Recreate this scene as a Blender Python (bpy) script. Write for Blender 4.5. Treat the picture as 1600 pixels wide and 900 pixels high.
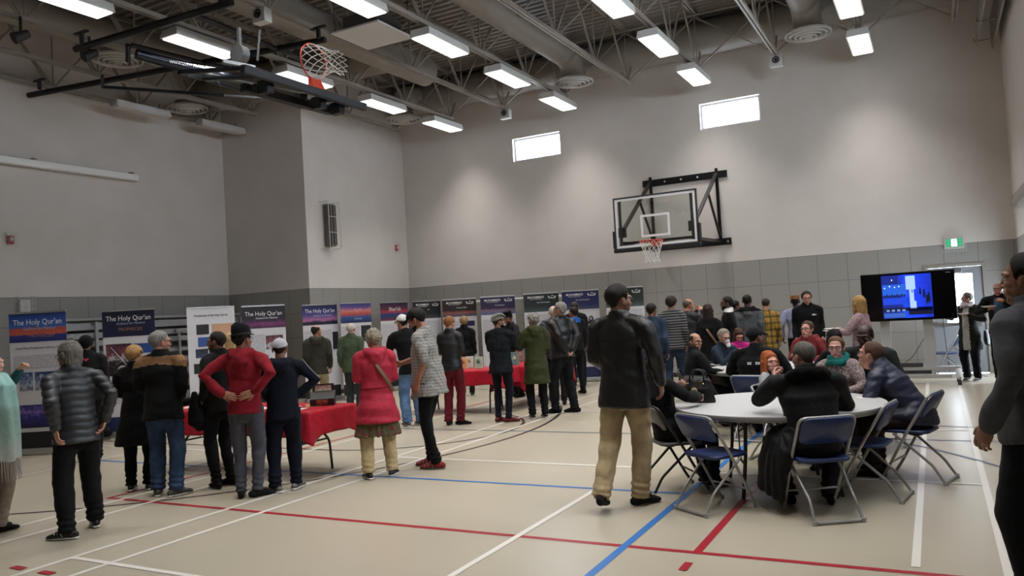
import bpy, math, random
import numpy as np
from mathutils import Vector, Matrix
random.seed(7)
SC = bpy.context.scene
COL = SC.collection
for _o in list(bpy.data.objects): bpy.data.objects.remove(_o)

# ------------------------------------------------------------------ camera
CAM_H = 1.68
YAW, PIT, ROL, FPX = -0.4916871, 0.0317293, -0.05875742, 1228.49
def cam_axes():
    cy, sy = math.cos(YAW), math.sin(YAW)
    f = Vector((sy, cy, 0)); r = Vector((cy, -sy, 0)); u = Vector((0, 0, 1))
    cp, sp = math.cos(PIT), math.sin(PIT)
    f2 = f*cp + u*sp; u2 = u*cp - f*sp
    cr, sr = math.cos(ROL), math.sin(ROL)
    return r*cr + u2*sr, u2*cr - r*sr, f2
CR, CU, CF = cam_axes()
cd = bpy.data.cameras.new('camera'); cam = bpy.data.objects.new('camera', cd); COL.objects.link(cam)
cd.sensor_fit = 'HORIZONTAL'; cd.sensor_width = 36; cd.lens = 36*FPX/1600; cd.clip_end = 200; cd.clip_start = .05
mw = Matrix((( CR.x, CU.x, -CF.x, 0), (CR.y, CU.y, -CF.y, 0), (CR.z, CU.z, -CF.z, CAM_H), (0, 0, 0, 1)))
cam.matrix_world = mw
SC.camera = cam
# ------------------------------------------------------------------ world, light levels, exposure
LAMP = 2.2           # radiance of the lit lamp lenses
LAMP_W = 30.0        # watts thrown down by each lamp's reflector
LAMP_SPREAD = 96    # degrees, cut-off of the reflector
SKY = 22.0
SC.view_settings.view_transform = 'Standard'; SC.view_settings.look = 'None'
SC.view_settings.gamma = 1; SC.view_settings.use_curve_mapping = False
SC.view_settings.exposure = 0.0
wd = bpy.data.worlds.new('world'); SC.world = wd; wd.use_nodes = True
_bg = wd.node_tree.nodes['Background']; _bg.inputs[0].default_value = (.78, .88, 1, 1); _bg.inputs[1].default_value = SKY

# ------------------------------------------------------------------ helpers
R = math.radians
def ray(px, py):
    d = CR*((px-800)/FPX) + CU*(-(py-450)/FPX) + CF
    return d
def gnd(px, py, z=0.0):
    d = ray(px, py); t = (z-CAM_H)/d.z
    return Vector((0, 0, CAM_H)) + d*t
def at_y(px, py, Y):
    d = ray(px, py); return Vector((0, 0, CAM_H)) + d*(Y/d.y)
def lin(h):
    h = h.lstrip('#'); o = []
    for i in (0, 2, 4):
        c = int(h[i:i+2], 16)/255; o.append(c/12.92 if c <= .04045 else ((c+.055)/1.055)**2.4)
    return (o[0], o[1], o[2], 1)
MATS = {}
class NT:
    def __init__(s, name):
        s.m = bpy.data.materials.new(name); s.m.use_nodes = True; s.t = s.m.node_tree
        s.b = s.t.nodes['Principled BSDF']; s.x = 0
    def n(s, typ, **kw):
        nd = s.t.nodes.new(typ)
        for k, v in kw.items(): setattr(nd, k, v)
        return nd
    def l(s, a, b): s.t.links.new(a, b)
    def val(s, sock, v): 
        if hasattr(v, 'links') or isinstance(v, bpy.types.NodeSocket): s.l(v, sock)
        else: sock.default_value = v
    def math(s, op, a, b=0.0, c=0.0):
        nd = s.n('ShaderNodeMath', operation=op); s.val(nd.inputs[0], a); s.val(nd.inputs[1], b)
        if op in ('MULTIPLY_ADD', 'COMPARE', 'SMOOTH_MIN'): s.val(nd.inputs[2], c)
        return nd.outputs[0]
    def mix(s, f, a, b):
        nd = s.n('ShaderNodeMix', data_type='RGBA'); s.val(nd.inputs[0], f); s.val(nd.inputs[6], a); s.val(nd.inputs[7], b)
        return nd.outputs[2]
    def pos(s, kind='Object'):
        tc = s.n('ShaderNodeTexCoord'); sp = s.n('ShaderNodeSeparateXYZ'); s.l(tc.outputs[kind], sp.inputs[0])
        return tc.outputs[kind], sp.outputs
    def noise(s, vec, scale, detail=3, rough=.55, dist=0):
        nd = s.n('ShaderNodeTexNoise'); nd.inputs['Scale'].default_value = scale; nd.inputs['Detail'].default_value = detail
        nd.inputs['Roughness'].default_value = rough; nd.inputs['Distortion'].default_value = dist; s.l(vec, nd.inputs['Vector'])
        return nd.outputs['Fac']
    def ramp(s, f, stops, interp='LINEAR'):
        nd = s.n('ShaderNodeValToRGB'); cr = nd.color_ramp; cr.interpolation = interp
        while len(cr.elements) < len(stops): cr.elements.new(.5)
        for e, (p, c) in zip(cr.elements, stops): e.position = p; e.color = c
        s.val(nd.inputs[0], f); return nd.outputs[0]
    def bump(s, h, strength=.3, dist=.01):
        nd = s.n('ShaderNodeBump'); nd.inputs['Strength'].default_value = strength; nd.inputs['Distance'].default_value = dist
        s.l(h, nd.inputs['Height']); s.l(nd.outputs[0], s.b.inputs['Normal'])
    def smooth(s, v, lo, hi):
        nd = s.n('ShaderNodeMapRange', interpolation_type='SMOOTHSTEP'); s.val(nd.inputs[0], v)
        nd.inputs[1].default_value = lo; nd.inputs[2].default_value = hi; return nd.outputs[0]
def plain(name, hexc, rough=.6, metal=0.0, spec=.5, var=.0, vscale=8, bump=0, bscale=60, coat=0):
    key = (name, hexc, rough, metal)
    if key in MATS: return MATS[key]
    t = NT(name); b = t.b; c = lin(hexc)
    b.inputs['Base Color'].default_value = c; b.inputs['Roughness'].default_value = rough
    b.inputs['Metallic'].default_value = metal; b.inputs['Specular IOR Level'].default_value = spec
    b.inputs['Coat Weight'].default_value = coat
    P, xyz = t.pos()
    if var:
        f = t.noise(P, vscale, 4)
        k0 = tuple(min(1, x*(1-var)) for x in c[:3])+(1,); k1 = tuple(min(1, x*(1+var)) for x in c[:3])+(1,)
        t.l(t.ramp(f, [(.3, k0), (.7, k1)]), b.inputs['Base Color'])
    if bump: t.bump(t.noise(P, bscale, 4, .6), bump, .004)
    MATS[key] = t.m; return t.m
def cloth(name, hexc, rough=.85, wrinkle=.28):
    "woven cloth: fine weave plus soft crease bump"
    key = ('cloth', name, hexc, rough)
    if key in MATS: return MATS[key]
    t = NT(name); c = lin(hexc); b = t.b
    if max(c[:3]) < .035: c = tuple(x*.55 for x in c[:3])+(1,)      # black dyes are darker than their nominal swatch
    b.inputs['Roughness'].default_value = rough; b.inputs['Specular IOR Level'].default_value = .15
    b.inputs['Sheen Weight'].default_value = .03; b.inputs['Sheen Roughness'].default_value = .5
    P, xyz = t.pos()
    f = t.noise(P, 14, 4)
    k0 = tuple(x*.82 for x in c[:3])+(1,); k1 = tuple(min(1, x*1.18) for x in c[:3])+(1,)
    t.l(t.ramp(f, [(.3, k0), (.7, k1)]), b.inputs['Base Color'])
    h = t.math('ADD', t.math('MULTIPLY', t.noise(P, 8, 3, .5, .4), 1.0), t.math('MULTIPLY', t.noise(P, 300, 2), .05))
    t.bump(h, wrinkle, .03)
    MATS[key] = t.m; return t.m
def leather(name, hexc, rough=.38):
    key = ('leather', name, hexc)
    if key in MATS: return MATS[key]
    t = NT(name); b = t.b; b.inputs['Base Color'].default_value = tuple(x*.6 for x in lin(hexc)[:3])+(1,); b.inputs['Roughness'].default_value = rough; b.inputs['Specular IOR Level'].default_value = .4
    P, _ = t.pos(); h = t.math('ADD', t.math('MULTIPLY', t.noise(P, 7, 3, .6, 1.0), 1.0), t.math('MULTIPLY', t.noise(P, 160, 3), .08))
    t.bump(h, .3, .02); MATS[key] = t.m; return t.m
def denim(name, hexc):
    key = ('denim', name, hexc)
    if key in MATS: return MATS[key]
    t = NT(name); c = lin(hexc); b = t.b; b.inputs['Roughness'].default_value = .9; b.inputs['Specular IOR Level'].default_value = .2
    P, xyz = t.pos(); f = t.noise(P, 5, 5, .65)
    t.l(t.ramp(f, [(.3, tuple(x*.6 for x in c[:3])+(1,)), (.5, c), (.72, tuple(min(1, x*1.7+.01) for x in c[:3])+(1,))]), b.inputs['Base Color'])
    h = t.math('ADD', t.noise(P, 10, 3, .6, 1), t.math('MULTIPLY', t.noise(P, 400, 2), .08)); t.bump(h, .4, .03)
    MATS[key] = t.m; return t.m
def plaid(name, base, c1, c2, px=.09, pz=.09, w=.35, thin=None):
    t = NT(name); b = t.b; b.inputs['Roughness'].default_value = .85; b.inputs['Specular IOR Level'].default_value = .2
    P, xyz = t.pos(); nz = t.noise(P, 6, 2)
    xx = t.math('ADD', xyz[0], t.math('MULTIPLY', xyz[1], .6)); 
    fx = t.math('FRACT', t.math('ADD', t.math('DIVIDE', xx, px), t.math('MULTIPLY', nz, .10)))
    fz = t.math('FRACT', t.math('ADD', t.math('DIVIDE', xyz[2], pz), t.math('MULTIPLY', nz, .10)))
    mx = t.math('LESS_THAN', fx, w); mz = t.math('LESS_THAN', fz, w)
    col = t.mix(t.math('MULTIPLY', mx, .62), lin(base), lin(c1)); col = t.mix(t.math('MULTIPLY', mz, .62), col, lin(c1))
    if c2:
        tx = t.math('COMPARE', fx, .68, .04); tz = t.math('COMPARE', fz, .68, .04)
        col = t.mix(t.math('MULTIPLY', t.math('MAXIMUM', tx, tz), .7), col, lin(c2))
    t.l(col, b.inputs['Base Color']); t.bump(t.noise(P, 10, 3, .6, 1.2), .35, .03); return t.m
def stripes(name, c0, c1, period=.035, duty=.45, axis=2):
    t = NT(name); b = t.b; b.inputs['Roughness'].default_value = .9
    P, xyz = t.pos(); f = t.math('FRACT', t.math('ADD', t.math('DIVIDE', xyz[axis], period), t.math('MULTIPLY', t.noise(P, 5, 2), .5)))
    t.l(t.mix(t.math('LESS_THAN', f, duty), lin(c0), lin(c1)), b.inputs['Base Color']); t.bump(t.noise(P, 10, 3, .6, 1.2), .3, .03); return t.m
def speck(name, c0, c1, c2, scale=40):
    t = NT(name); b = t.b; b.inputs['Roughness'].default_value = .9
    P, xyz = t.pos(); t.l(t.ramp(t.noise(P, scale, 2, .7), [(.38, lin(c0)), (.5, lin(c1)), (.62, lin(c2))]), b.inputs['Base Color'])
    t.bump(t.noise(P, 10, 3, .6, 1.2), .3, .03); return t.m
def hairmat(name, hexc, hexd=None):
    key = ('hair', hexc, hexd)
    if key in MATS: return MATS[key]
    t = NT(name); b = t.b; c = lin(hexc); d = lin(hexd) if hexd else tuple(x*.45 for x in c[:3])+(1,)
    b.inputs['Roughness'].default_value = .62; b.inputs['Specular IOR Level'].default_value = .22
    tc = t.n('ShaderNodeTexCoord'); mp = t.n('ShaderNodeMapping'); mp.inputs['Scale'].default_value = (90, 90, 12); t.l(tc.outputs['Object'], mp.inputs[0])
    f = t.noise(mp.outputs[0], 1, 4, .7, .6); t.l(t.ramp(f, [(.3, d), (.62, c)]), b.inputs['Base Color']); t.bump(f, .8, .006)
    MATS[key] = t.m; return t.m
def skinmat(hexc):
    key = ('skin', hexc)
    if key in MATS: return MATS[key]
    t = NT('skin'); b = t.b; c = lin(hexc); P, _ = t.pos(); f = t.noise(P, 18, 4)
    t.l(t.ramp(f, [(.3, tuple(x*y for x, y in zip(c[:3], (.88, .8, .78)))+(1,)), (.7, tuple(min(1, x*1.08) for x in c[:3])+(1,))]), b.inputs['Base Color'])
    b.inputs['Roughness'].default_value = .5; b.inputs['Subsurface Weight'].default_value = .08; b.inputs['Subsurface Scale'].default_value = .01
    t.bump(t.noise(P, 120, 3), .1, .003); MATS[key] = t.m; return t.m
def emit(name, col, strength, base=.8):
    key = ('emit', name, strength)
    if key in MATS: return MATS[key]
    t = NT(name); b = t.b; b.inputs['Base Color'].default_value = (base, base, base, 1)
    b.inputs['Emission Color'].default_value = col; b.inputs['Emission Strength'].default_value = strength
    MATS[key] = t.m; return t.m

def norm(v):
    v = np.asarray(v, float); n = np.linalg.norm(v); return v/n if n > 1e-12 else v
class MB:
    "collects shapes into one mesh"
    def __init__(s): s.v = []; s.f = []; s.mi = []; s.sm = []; s.n = 0
    def add(s, vs, fs, mi=0, smooth=True):
        b = s.n; s.v.extend([tuple(map(float, p)) for p in vs]); s.n += len(vs)
        for q in fs: s.f.append(tuple(i+b for i in q)); s.mi.append(mi); s.sm.append(smooth)
        return s
    def box(s, x0, x1, y0, y1, z0, z1, mi=0, M=None):
        vs = [(x, y, z) for z in (z0, z1) for y in (y0, y1) for x in (x0, x1)]
        if M is not None: vs = [tuple(M @ Vector(p)) for p in vs]
        return s.add(vs, [(0, 2, 3, 1), (4, 5, 7, 6), (0, 1, 5, 4), (2, 6, 7, 3), (0, 4, 6, 2), (1, 3, 7, 5)], mi, False)
    def bar(s, a, b, w, h=None, mi=0, up=(0, 0, 1)):
        "rectangular bar from a to b"
        h = h or w; a = np.array(a, float); b = np.array(b, float); t = norm(b-a)
        u = np.array(up, float)
        if abs(np.dot(u, t)) > .98: u = np.array((1., 0, 0))
        x = norm(np.cross(t, u)); y = np.cross(x, t); vs = []
        for p in (a, b):
            for i, j in ((-1, -1), (1, -1), (1, 1), (-1, 1)): vs.append(p+x*i*w/2+y*j*h/2)
        return s.add(vs, [(3, 2, 1, 0), (4, 5, 6, 7), (0, 1, 5, 4), (1, 2, 6, 5), (2, 3, 7, 6), (3, 0, 4, 7)], mi, False)
    def loft(s, pts, rad, n=14, ref=(1, 0, 0), mi=0, cap=True, rnd=False, smooth=True, closed=False):
        "tube through pts; rad = list of (a, b) along ref-ish axis and the other"
        P = [np.array(p, float) for p in pts]; m = len(P)
        rad = [(r, r) if np.isscalar(r) else r for r in rad]
        if len(rad) == 1: rad = rad*m
        if rnd:
            t0 = norm(P[0]-P[1]); t1 = norm(P[-1]-P[-2]); r0 = min(rad[0]); r1 = min(rad[-1])
            P = [P[0]+t0*r0*.95, P[0]+t0*r0*.7]+P+[P[-1]+t1*r1*.7, P[-1]+t1*r1*.95]
            q0 = rad[0]; q1 = rad[-1]
            rad = [(q0[0]*.35, q0[1]*.35), (q0[0]*.75, q0[1]*.75)]+rad+[(q1[0]*.75, q1[1]*.75), (q1[0]*.35, q1[1]*.35)]; m = len(P)
        vs = []; ref = np.array(ref, float); px = None
        for i in range(m):
            if closed: t = norm(P[(i+1) % m]-P[i-1])
            else: t = norm(P[min(i+1, m-1)]-P[max(i-1, 0)])
            if px is None: px = ref
            x = px - t*np.dot(px, t)
            if np.linalg.norm(x) < 1e-3: x = np.cross(t, (0, 1, .1))
            x = norm(x); y = np.cross(t, x); px = x
            a, b = rad[i]
            for k in range(n):
                an = 2*math.pi*k/n; vs.append(P[i]+x*a*math.cos(an)+y*b*math.sin(an))
        fs = []
        for i in range(m if closed else m-1):
            for k in range(n):
                k2 = (k+1) % n; j = (i+1) % m; fs.append((i*n+k, i*n+k2, j*n+k2, j*n+k))
        s.add(vs, fs, mi, smooth)
        if cap and not closed:
            if rnd: b0 = s.n-len(vs); s.f.append(tuple(b0+k for k in range(n-1, -1, -1))); s.f.append(tuple(b0+(m-1)*n+k for k in range(n))); s.mi += [mi, mi]; s.sm += [True, True]
            else: s.add(vs[:n], [tuple(range(n-1, -1, -1))], mi, False); s.add(vs[-n:], [tuple(range(n))], mi, False)
        return s
    def ell(s, c, r, n=14, m=9, mi=0, M=None):
        vs = [(0, 0, 1)]; 
        for i in range(1, m):
            a = math.pi*i/m
            for k in range(n): b = 2*math.pi*k/n; vs.append((math.sin(a)*math.cos(b), math.sin(a)*math.sin(b), math.cos(a)))
        vs.append((0, 0, -1)); fs = [(0, 1+k, 1+(k+1) % n) for k in range(n)]
        for i in range(m-2):
            for k in range(n): fs.append((1+i*n+k, 1+(i+1)*n+k, 1+(i+1)*n+(k+1) % n, 1+i*n+(k+1) % n))
        L = len(vs)-1; fs += [(L, 1+(m-2)*n+(k+1) % n, 1+(m-2)*n+k) for k in range(n)]
        r = (r, r, r) if np.isscalar(r) else r
        vs = [Vector((p[0]*r[0], p[1]*r[1], p[2]*r[2])) for p in vs]
        if M is not None: vs = [M @ p for p in vs]
        return s.add([(p[0]+c[0], p[1]+c[1], p[2]+c[2]) for p in vs], fs, mi, True)
    def cyl(s, a, b, r, n=16, mi=0, r2=None): return s.loft([a, b], [r, r2 if r2 is not None else r], n, mi=mi, smooth=True)
    def prism(s, poly, y0, y1, mi=0, axis='y'):
        n = len(poly)
        if axis == 'y': vs = [(p[0], y0, p[1]) for p in poly]+[(p[0], y1, p[1]) for p in poly]
        elif axis == 'z': vs = [(p[0], p[1], y0) for p in poly]+[(p[0], p[1], y1) for p in poly]
        else: vs = [(y0, p[0], p[1]) for p in poly]+[(y1, p[0], p[1]) for p in poly]
        fs = [tuple(range(n)), tuple(range(2*n-1, n-1, -1))]+[(i, n+i, n+(i+1) % n, (i+1) % n) for i in range(n)]
        return s.add(vs, fs, mi, False)
    def arrays(s, V, F, mi, M=None):
        if M is not None: V = V@M[:3, :3].T+M[:3, 3]
        b = s.n; s.v.extend(map(tuple, V.tolist())); s.n += len(V)
        for q, k in zip(F, mi): s.f.append(tuple(i+b for i in q)); s.mi.append(int(k)); s.sm.append(True)
    def mesh(s, name):
        me = bpy.data.meshes.new(name); me.from_pydata(s.v, [], s.f)
        me.polygons.foreach_set('material_index', s.mi); me.polygons.foreach_set('use_smooth', s.sm); me.update(); return me
    def build(s, name, mats, parent=None, bevel=0, loc=None, rot=None):
        me = s.mesh(name)
        for m in (mats if isinstance(mats, (list, tuple)) else [mats]): me.materials.append(m)
        o = bpy.data.objects.new(name, me); COL.objects.link(o)
        if parent: o.parent = parent
        if loc is not None: o.location = loc
        if rot is not None: o.rotation_euler = rot
        if bevel:
            bv = o.modifiers.new('bevel', 'BEVEL'); bv.width = bevel; bv.segments = 2; bv.limit_method = 'ANGLE'
        return o
def tag(o, label=None, cat=None, group=None, kind=None):
    if label: o['label'] = label
    if cat: o['category'] = cat
    if group: o['group'] = group
    if kind: o['kind'] = kind
    return o
def empty(name, loc=(0, 0, 0), rz=0.0, label=None, cat=None, group=None):
    o = bpy.data.objects.new(name, None); COL.objects.link(o); o.location = loc; o.rotation_euler = (0, 0, rz); o.empty_display_size = .1
    return tag(o, label, cat, group)
def kids(o): return [c for c in bpy.data.objects if c.parent == o]
def copy_tree(o, parent=None, label=None, loc=None, rz=None):
    c = o.copy(); COL.objects.link(c)
    if parent: c.parent = parent
    if label: c['label'] = label
    if loc is not None: c.location = loc
    if rz is not None: c.rotation_euler = (0, 0, rz)
    for ch in kids(o): copy_tree(ch, c)
    return c
def voxel(mb, size, smooth=3, fac=.5):
    "fuse all the pieces of mb into one continuous surface; returns (verts, faces)"
    me = mb.mesh('tmp'); o = bpy.data.objects.new('tmp', me); COL.objects.link(o)
    m = o.modifiers.new('r', 'REMESH'); m.mode = 'VOXEL'; m.voxel_size = size
    if smooth: q = o.modifiers.new('s', 'SMOOTH'); q.iterations = smooth; q.factor = fac
    dg = bpy.context.evaluated_depsgraph_get(); e = o.evaluated_get(dg); em = e.to_mesh()
    n = len(em.vertices); V = np.empty(n*3); em.vertices.foreach_get('co', V); V = V.reshape(-1, 3)
    N = np.empty(n*3); em.vertices.foreach_get('normal', N); N = N.reshape(-1, 3)
    k = len(em.polygons); L = np.empty(k, int); em.polygons.foreach_get('loop_total', L)
    I = np.empty(len(em.loops), int); em.loops.foreach_get('vertex_index', I)
    F = []; c = 0
    if (L == 4).all(): F = I.reshape(-1, 4).tolist()
    else:
        for q in L: F.append(I[c:c+q].tolist()); c += q
    e.to_mesh_clear(); bpy.data.objects.remove(o); bpy.data.meshes.remove(me)
    return V, F, N
def obj_arrays(name, V, F, mi, mats, parent=None):
    me = bpy.data.meshes.new(name); me.from_pydata(V.tolist() if hasattr(V, 'tolist') else V, [], F)
    me.polygons.foreach_set('material_index', np.asarray(mi, dtype=np.int32) if not np.isscalar(mi) else np.zeros(len(F), np.int32)+mi)
    me.polygons.foreach_set('use_smooth', np.ones(len(F), bool))
    for m in (mats if isinstance(mats, (list, tuple)) else [mats]): me.materials.append(m)
    me.update(); o = bpy.data.objects.new(name, me); COL.objects.link(o)
    if parent: o.parent = parent
    return o
def text_mb(txt, size, mat, parent, name='lettering', loc=(0, 0, 0), rot=(R(90), 0, 0), shear=0, align='CENTER', xs=1.0, ext=.0006, bold=0, spacing=1.0):
    cu = bpy.data.curves.new('txt', 'FONT'); cu.body = txt; cu.size = size; cu.align_x = align; cu.align_y = 'CENTER'; cu.shear = shear
    cu.extrude = ext; cu.resolution_u = 2; cu.offset = bold; cu.space_character = spacing
    o = bpy.data.objects.new('tmp', cu); COL.objects.link(o)
    dg = bpy.context.evaluated_depsgraph_get(); me = bpy.data.meshes.new_from_object(o.evaluated_get(dg)); bpy.data.objects.remove(o)
    me.materials.clear(); me.materials.append(mat); me.name = name
    q = bpy.data.objects.new(name, me); COL.objects.link(q); q.parent = parent; q.location = loc; q.rotation_euler = rot; q.scale = (xs, 1, 1)
    return q
# ================================================================== the hall
XL, XJ, YJ, XR, YB, YF, ZC = -15.2, -12.6, 13.7, 1.42, 17.6, -4.5, 7.95
TILE = 2.52
def wall_material(name, axis, off):
    t = NT(name); b = t.b; P, xyz = t.pos()
    u = xyz[axis]; z = xyz[2]
    low = t.math('LESS_THAN', z, TILE)
    fu = t.math('FRACT', t.math('DIVIDE', t.math('SUBTRACT', u, off), .585))
    fz = t.math('FRACT', t.math('DIVIDE', t.math('SUBTRACT', TILE, z), .56))
    ju = t.math('LESS_THAN', fu, .014); jz = t.math('LESS_THAN', fz, .014)
    j = t.math('MULTIPLY', t.math('MAXIMUM', ju, jz), low)
    n = t.noise(P, 1.3, 4); n2 = t.noise(P, 30, 3)
    up = t.ramp(n, [(.3, lin('#cfc8c1')), (.7, lin('#d6cfc9'))])
    lo = t.ramp(n2, [(.3, lin('#928f8a')), (.7, lin('#9a9792'))])
    col = t.mix(low, up, lo); col = t.mix(j, col, lin('#62615d'))
    t.l(col, b.inputs['Base Color']); b.inputs['Roughness'].default_value = .75; b.inputs['Specular IOR Level'].default_value = .3
    h = t.math('SUBTRACT', t.math('MULTIPLY', n2, .15), j); t.bump(h, .4, .006)
    return t.m
M_wx = wall_material('painted block wall', 0, -1.55); M_wy = wall_material('painted block side wall', 1, .1)
def wall(name, mb, m): return tag(mb.build(name, m), kind='structure')
# floor: sheet vinyl with a soft sheen
t = NT('sports floor'); P, xyz = t.pos(); n = t.noise(P, 1.1, 4); n3 = t.noise(P, 35, 4, .7)
c = t.ramp(n, [(.3, lin('#aea592')), (.7, lin('#b3aa97'))]); c = t.mix(t.math('MULTIPLY', t.smooth(n3, .55, .75), .12), c, lin('#887e70'))
seam = t.math('LESS_THAN', t.math('FRACT', t.math('DIVIDE', xyz[1], 1.83)), .002)
c = t.mix(t.math('MULTIPLY', seam, .35), c, lin('#75685e'))
t.l(c, t.b.inputs['Base Color']); t.b.inputs['Specular IOR Level'].default_value = .5
t.l(t.math('MULTIPLY_ADD', n, .06, .27), t.b.inputs['Roughness']); t.bump(t.noise(P, 140, 3), .04, .002)
M_floor = t.m
mb = MB(); mb.box(XL-.2, XR+.2, YF-.2, YB+.2, -.12, 0); floor = mb.build('floor', M_floor); tag(floor, kind='structure')
# --- walls
WIN = [(-9.17, -7.85, 5.50, 6.08), (-4.38, -3.06, 5.54, 6.12)]
DOOR = (-.09, .84, 0, 2.07)
def holed(mb, u0, u1, z0, z1, holes, put):
    "wall slab u0..u1 x z0..z1 with rectangular holes (sorted, not overlapping in u)"
    cur = u0
    for (a, b, c, d) in sorted(holes):
        put(cur, a, z0, z1)
        if c > z0: put(a, b, z0, c)
        put(a, b, d, z1); cur = b
    put(cur, u1, z0, z1)
mb = MB(); holed(mb, XJ, XR+.3, 0, ZC+.2, WIN+[DOOR], lambda a, b, c, d: mb.box(a, b, YB, YB+.22, c, d)); wall('wall_back', mb, M_wx)
mb = MB(); mb.box(XL-.3, XJ, YJ, YJ+.2, 0, ZC+.2); wall('wall_alcove', mb, M_wx)
mb = MB(); mb.box(XJ-.2, XJ, YJ+.2, YB+.2, 0, ZC+.2); wall('wall_left_front', mb, M_wy)
mb = MB(); mb.box(XL-.22, XL, YF-.2, YJ+.2, 0, ZC+.2); wall('wall_left', mb, M_wy)
# right wall has high daylight windows further towards the camera and an opening with a door near the far end
RW = [(4.0, 7.6, 5.0, 6.3), (8.6, 12.2, 5.0, 6.3), (15.95, 16.9, 0, 2.12)]
mb = MB(); holed(mb, YF-.2, YB+.22, 0, ZC+.2, RW, lambda a, b, c, d: mb.box(XR, XR+.22, a, b, c, d)); wall('wall_right', mb, M_wy)
mb = MB(); mb.box(XL-.2, XR+.2, YF-.22, YF, 0, ZC+.2); wall('wall_front', mb, M_wx)
# --- baseboards
M_base = plain('black rubber base', '#2b2a2a', .5)
def base(name, x0, x1, y0, y1): wall(name, MB().box(x0, x1, y0, y1, 0, .10), M_base)
base('baseboard_back', XJ, DOOR[0]-.06, YB-.012, YB); base('baseboard_back_right', DOOR[1]+.06, XR, YB-.012, YB)
base('baseboard_left', XL, XL+.012, YF, YJ); base('baseboard_left_front', XJ, XJ+.012, YJ-.012, YB); base('baseboard_alcove', XL, XJ, YJ-.012, YJ)
base('baseboard_right', XR-.012, XR, YF, 15.9)
# --- ceiling: ribbed steel deck, ribs running along x
mb = MB(); prof = []; y = YF-.2
while y < YB+.3:
    for dy, dz in ((0, 0), (.075, 0), (.10, .06), (.175, .06), (.20, 0)): prof.append((y+dy, ZC-.06+dz))
    y += .2
vs = [(x, p[0], p[1]) for x in (XL-.2, XR+.2) for p in prof]; n = len(prof)
mb.add(vs, [(i, i+1, n+i+1, n+i) for i in range(n-1)], 0, False)
mb.box(XL-.2, XR+.2, YF-.2, YB+.2, ZC+.03, ZC+.2)
M_deck = plain('painted steel deck', '#827d76', .55, var=.08, vscale=3)
tag(mb.build('ceiling', M_deck), kind='structure')
M_steel = plain('painted steel', '#8f8981', .5, var=.08, vscale=6); M_duct = plain('painted spiral duct', '#88827a', .5, var=.05)
# --- windows
M_frame = plain('window frame white', '#d7d7da', .5); 
t = NT('window glass'); t.t.nodes.remove(t.b); tr = t.n('ShaderNodeBsdfTransparent'); gl = t.n('ShaderNodeBsdfGlossy'); gl.inputs['Roughness'].default_value = .02
mx = t.n('ShaderNodeMixShader'); mx.inputs[0].default_value = .06; t.l(tr.outputs[0], mx.inputs[1]); t.l(gl.outputs[0], mx.inputs[2])
t.l(mx.outputs[0], t.t.nodes['Material Output'].inputs[0]); M_glass = t.m
def win_frame(mb, a, b, c, d, axis, p0, p1, w=.05):
    for (q0, q1, r0, r1) in ((a, b, c, c+w), (a, b, d-w, d), (a, a+w, c+w, d-w), (b-w, b, c+w, d-w)):
        if axis == 'x': mb.box(q0, q1, p0, p1, r0, r1)
        else: mb.box(p0, p1, q0, q1, r0, r1)
i = 1
for (a, b, c, d) in WIN:
    r = tag(empty('window_%d' % i, ((a+b)/2, YB, c)), kind='structure'); i += 1
    mb = MB(); win_frame(mb, a-(a+b)/2, b-(a+b)/2, 0, d-c, 'x', .10, .20); mb.build('window_frame', M_frame, r)
    MB().box(a-(a+b)/2+.04, b-(a+b)/2-.04, .14, .15, .04, d-c-.04).build('pane', M_glass, r)
for (a, b, c, d) in RW[:2]:
    r = tag(empty('window_%d' % i, (XR, (a+b)/2, c)), kind='structure'); i += 1; h = (b-a)/2
    mb = MB(); win_frame(mb, -h, h, 0, d-c, 'y', .08, .18); mb.box(.08, .18, -.03, .03, .05, d-c-.05); mb.build('window_frame', M_frame, r)
    MB().box(.12, .13, -h+.04, h-.04, .04, d-c-.04).build('pane', M_glass, r)
# --- exit door in the back wall: grey metal leaf with a tall glass light
M_doorg = plain('grey door paint', '#8b8d90', .45); M_chrome = plain('brushed metal', '#b9b9b9', .3, 1.0)
r = tag(empty('door_1', ((DOOR[0]+DOOR[1])/2, YB, 0)), kind='structure'); h = (DOOR[1]-DOOR[0])/2; H = DOOR[3]
mb = MB()
for (x0, x1, z0, z1) in ((-h-.06, -h, 0, H+.06), (h, h+.06, 0, H+.06), (-h, h, H, H+.06)): mb.box(x0, x1, -.03, .12, z0, z1)
mb.build('door_frame', M_steel, r, .004)
lf = empty('door_leaf'); lf.parent = r; mb = MB(); g = (-.18, .29, .95, 1.93)
holed(mb, -h, h, .01, H-.005, [g], lambda a, b, c, d: mb.box(a, b, .02, .065, c, d)); bpy.data.objects.remove(lf)
lf = mb.build('door_leaf', M_doorg, r)
MB().box(g[0], g[1], .035, .045, g[2], g[3]).build('door_glass', M_glass, lf)
mb = MB(); mb.box(-h+.06, h-.06, -.045, -.01, .92, .99); mb.box(-h+.08, -h+.14, -.01, .02, .9, 1.01); mb.box(h-.14, h-.08, -.01, .02, .9, 1.01); mb.build('push_bar', M_chrome, lf, .004)
mb = MB(); mb.box(-.12, .12, -.05, .02, H-.12, H-.06); mb.bar((.05, -.03, H-.05), (.3, -.06, H-.03), .02, .012); mb.build('door_closer', M_chrome, lf, .003)
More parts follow.
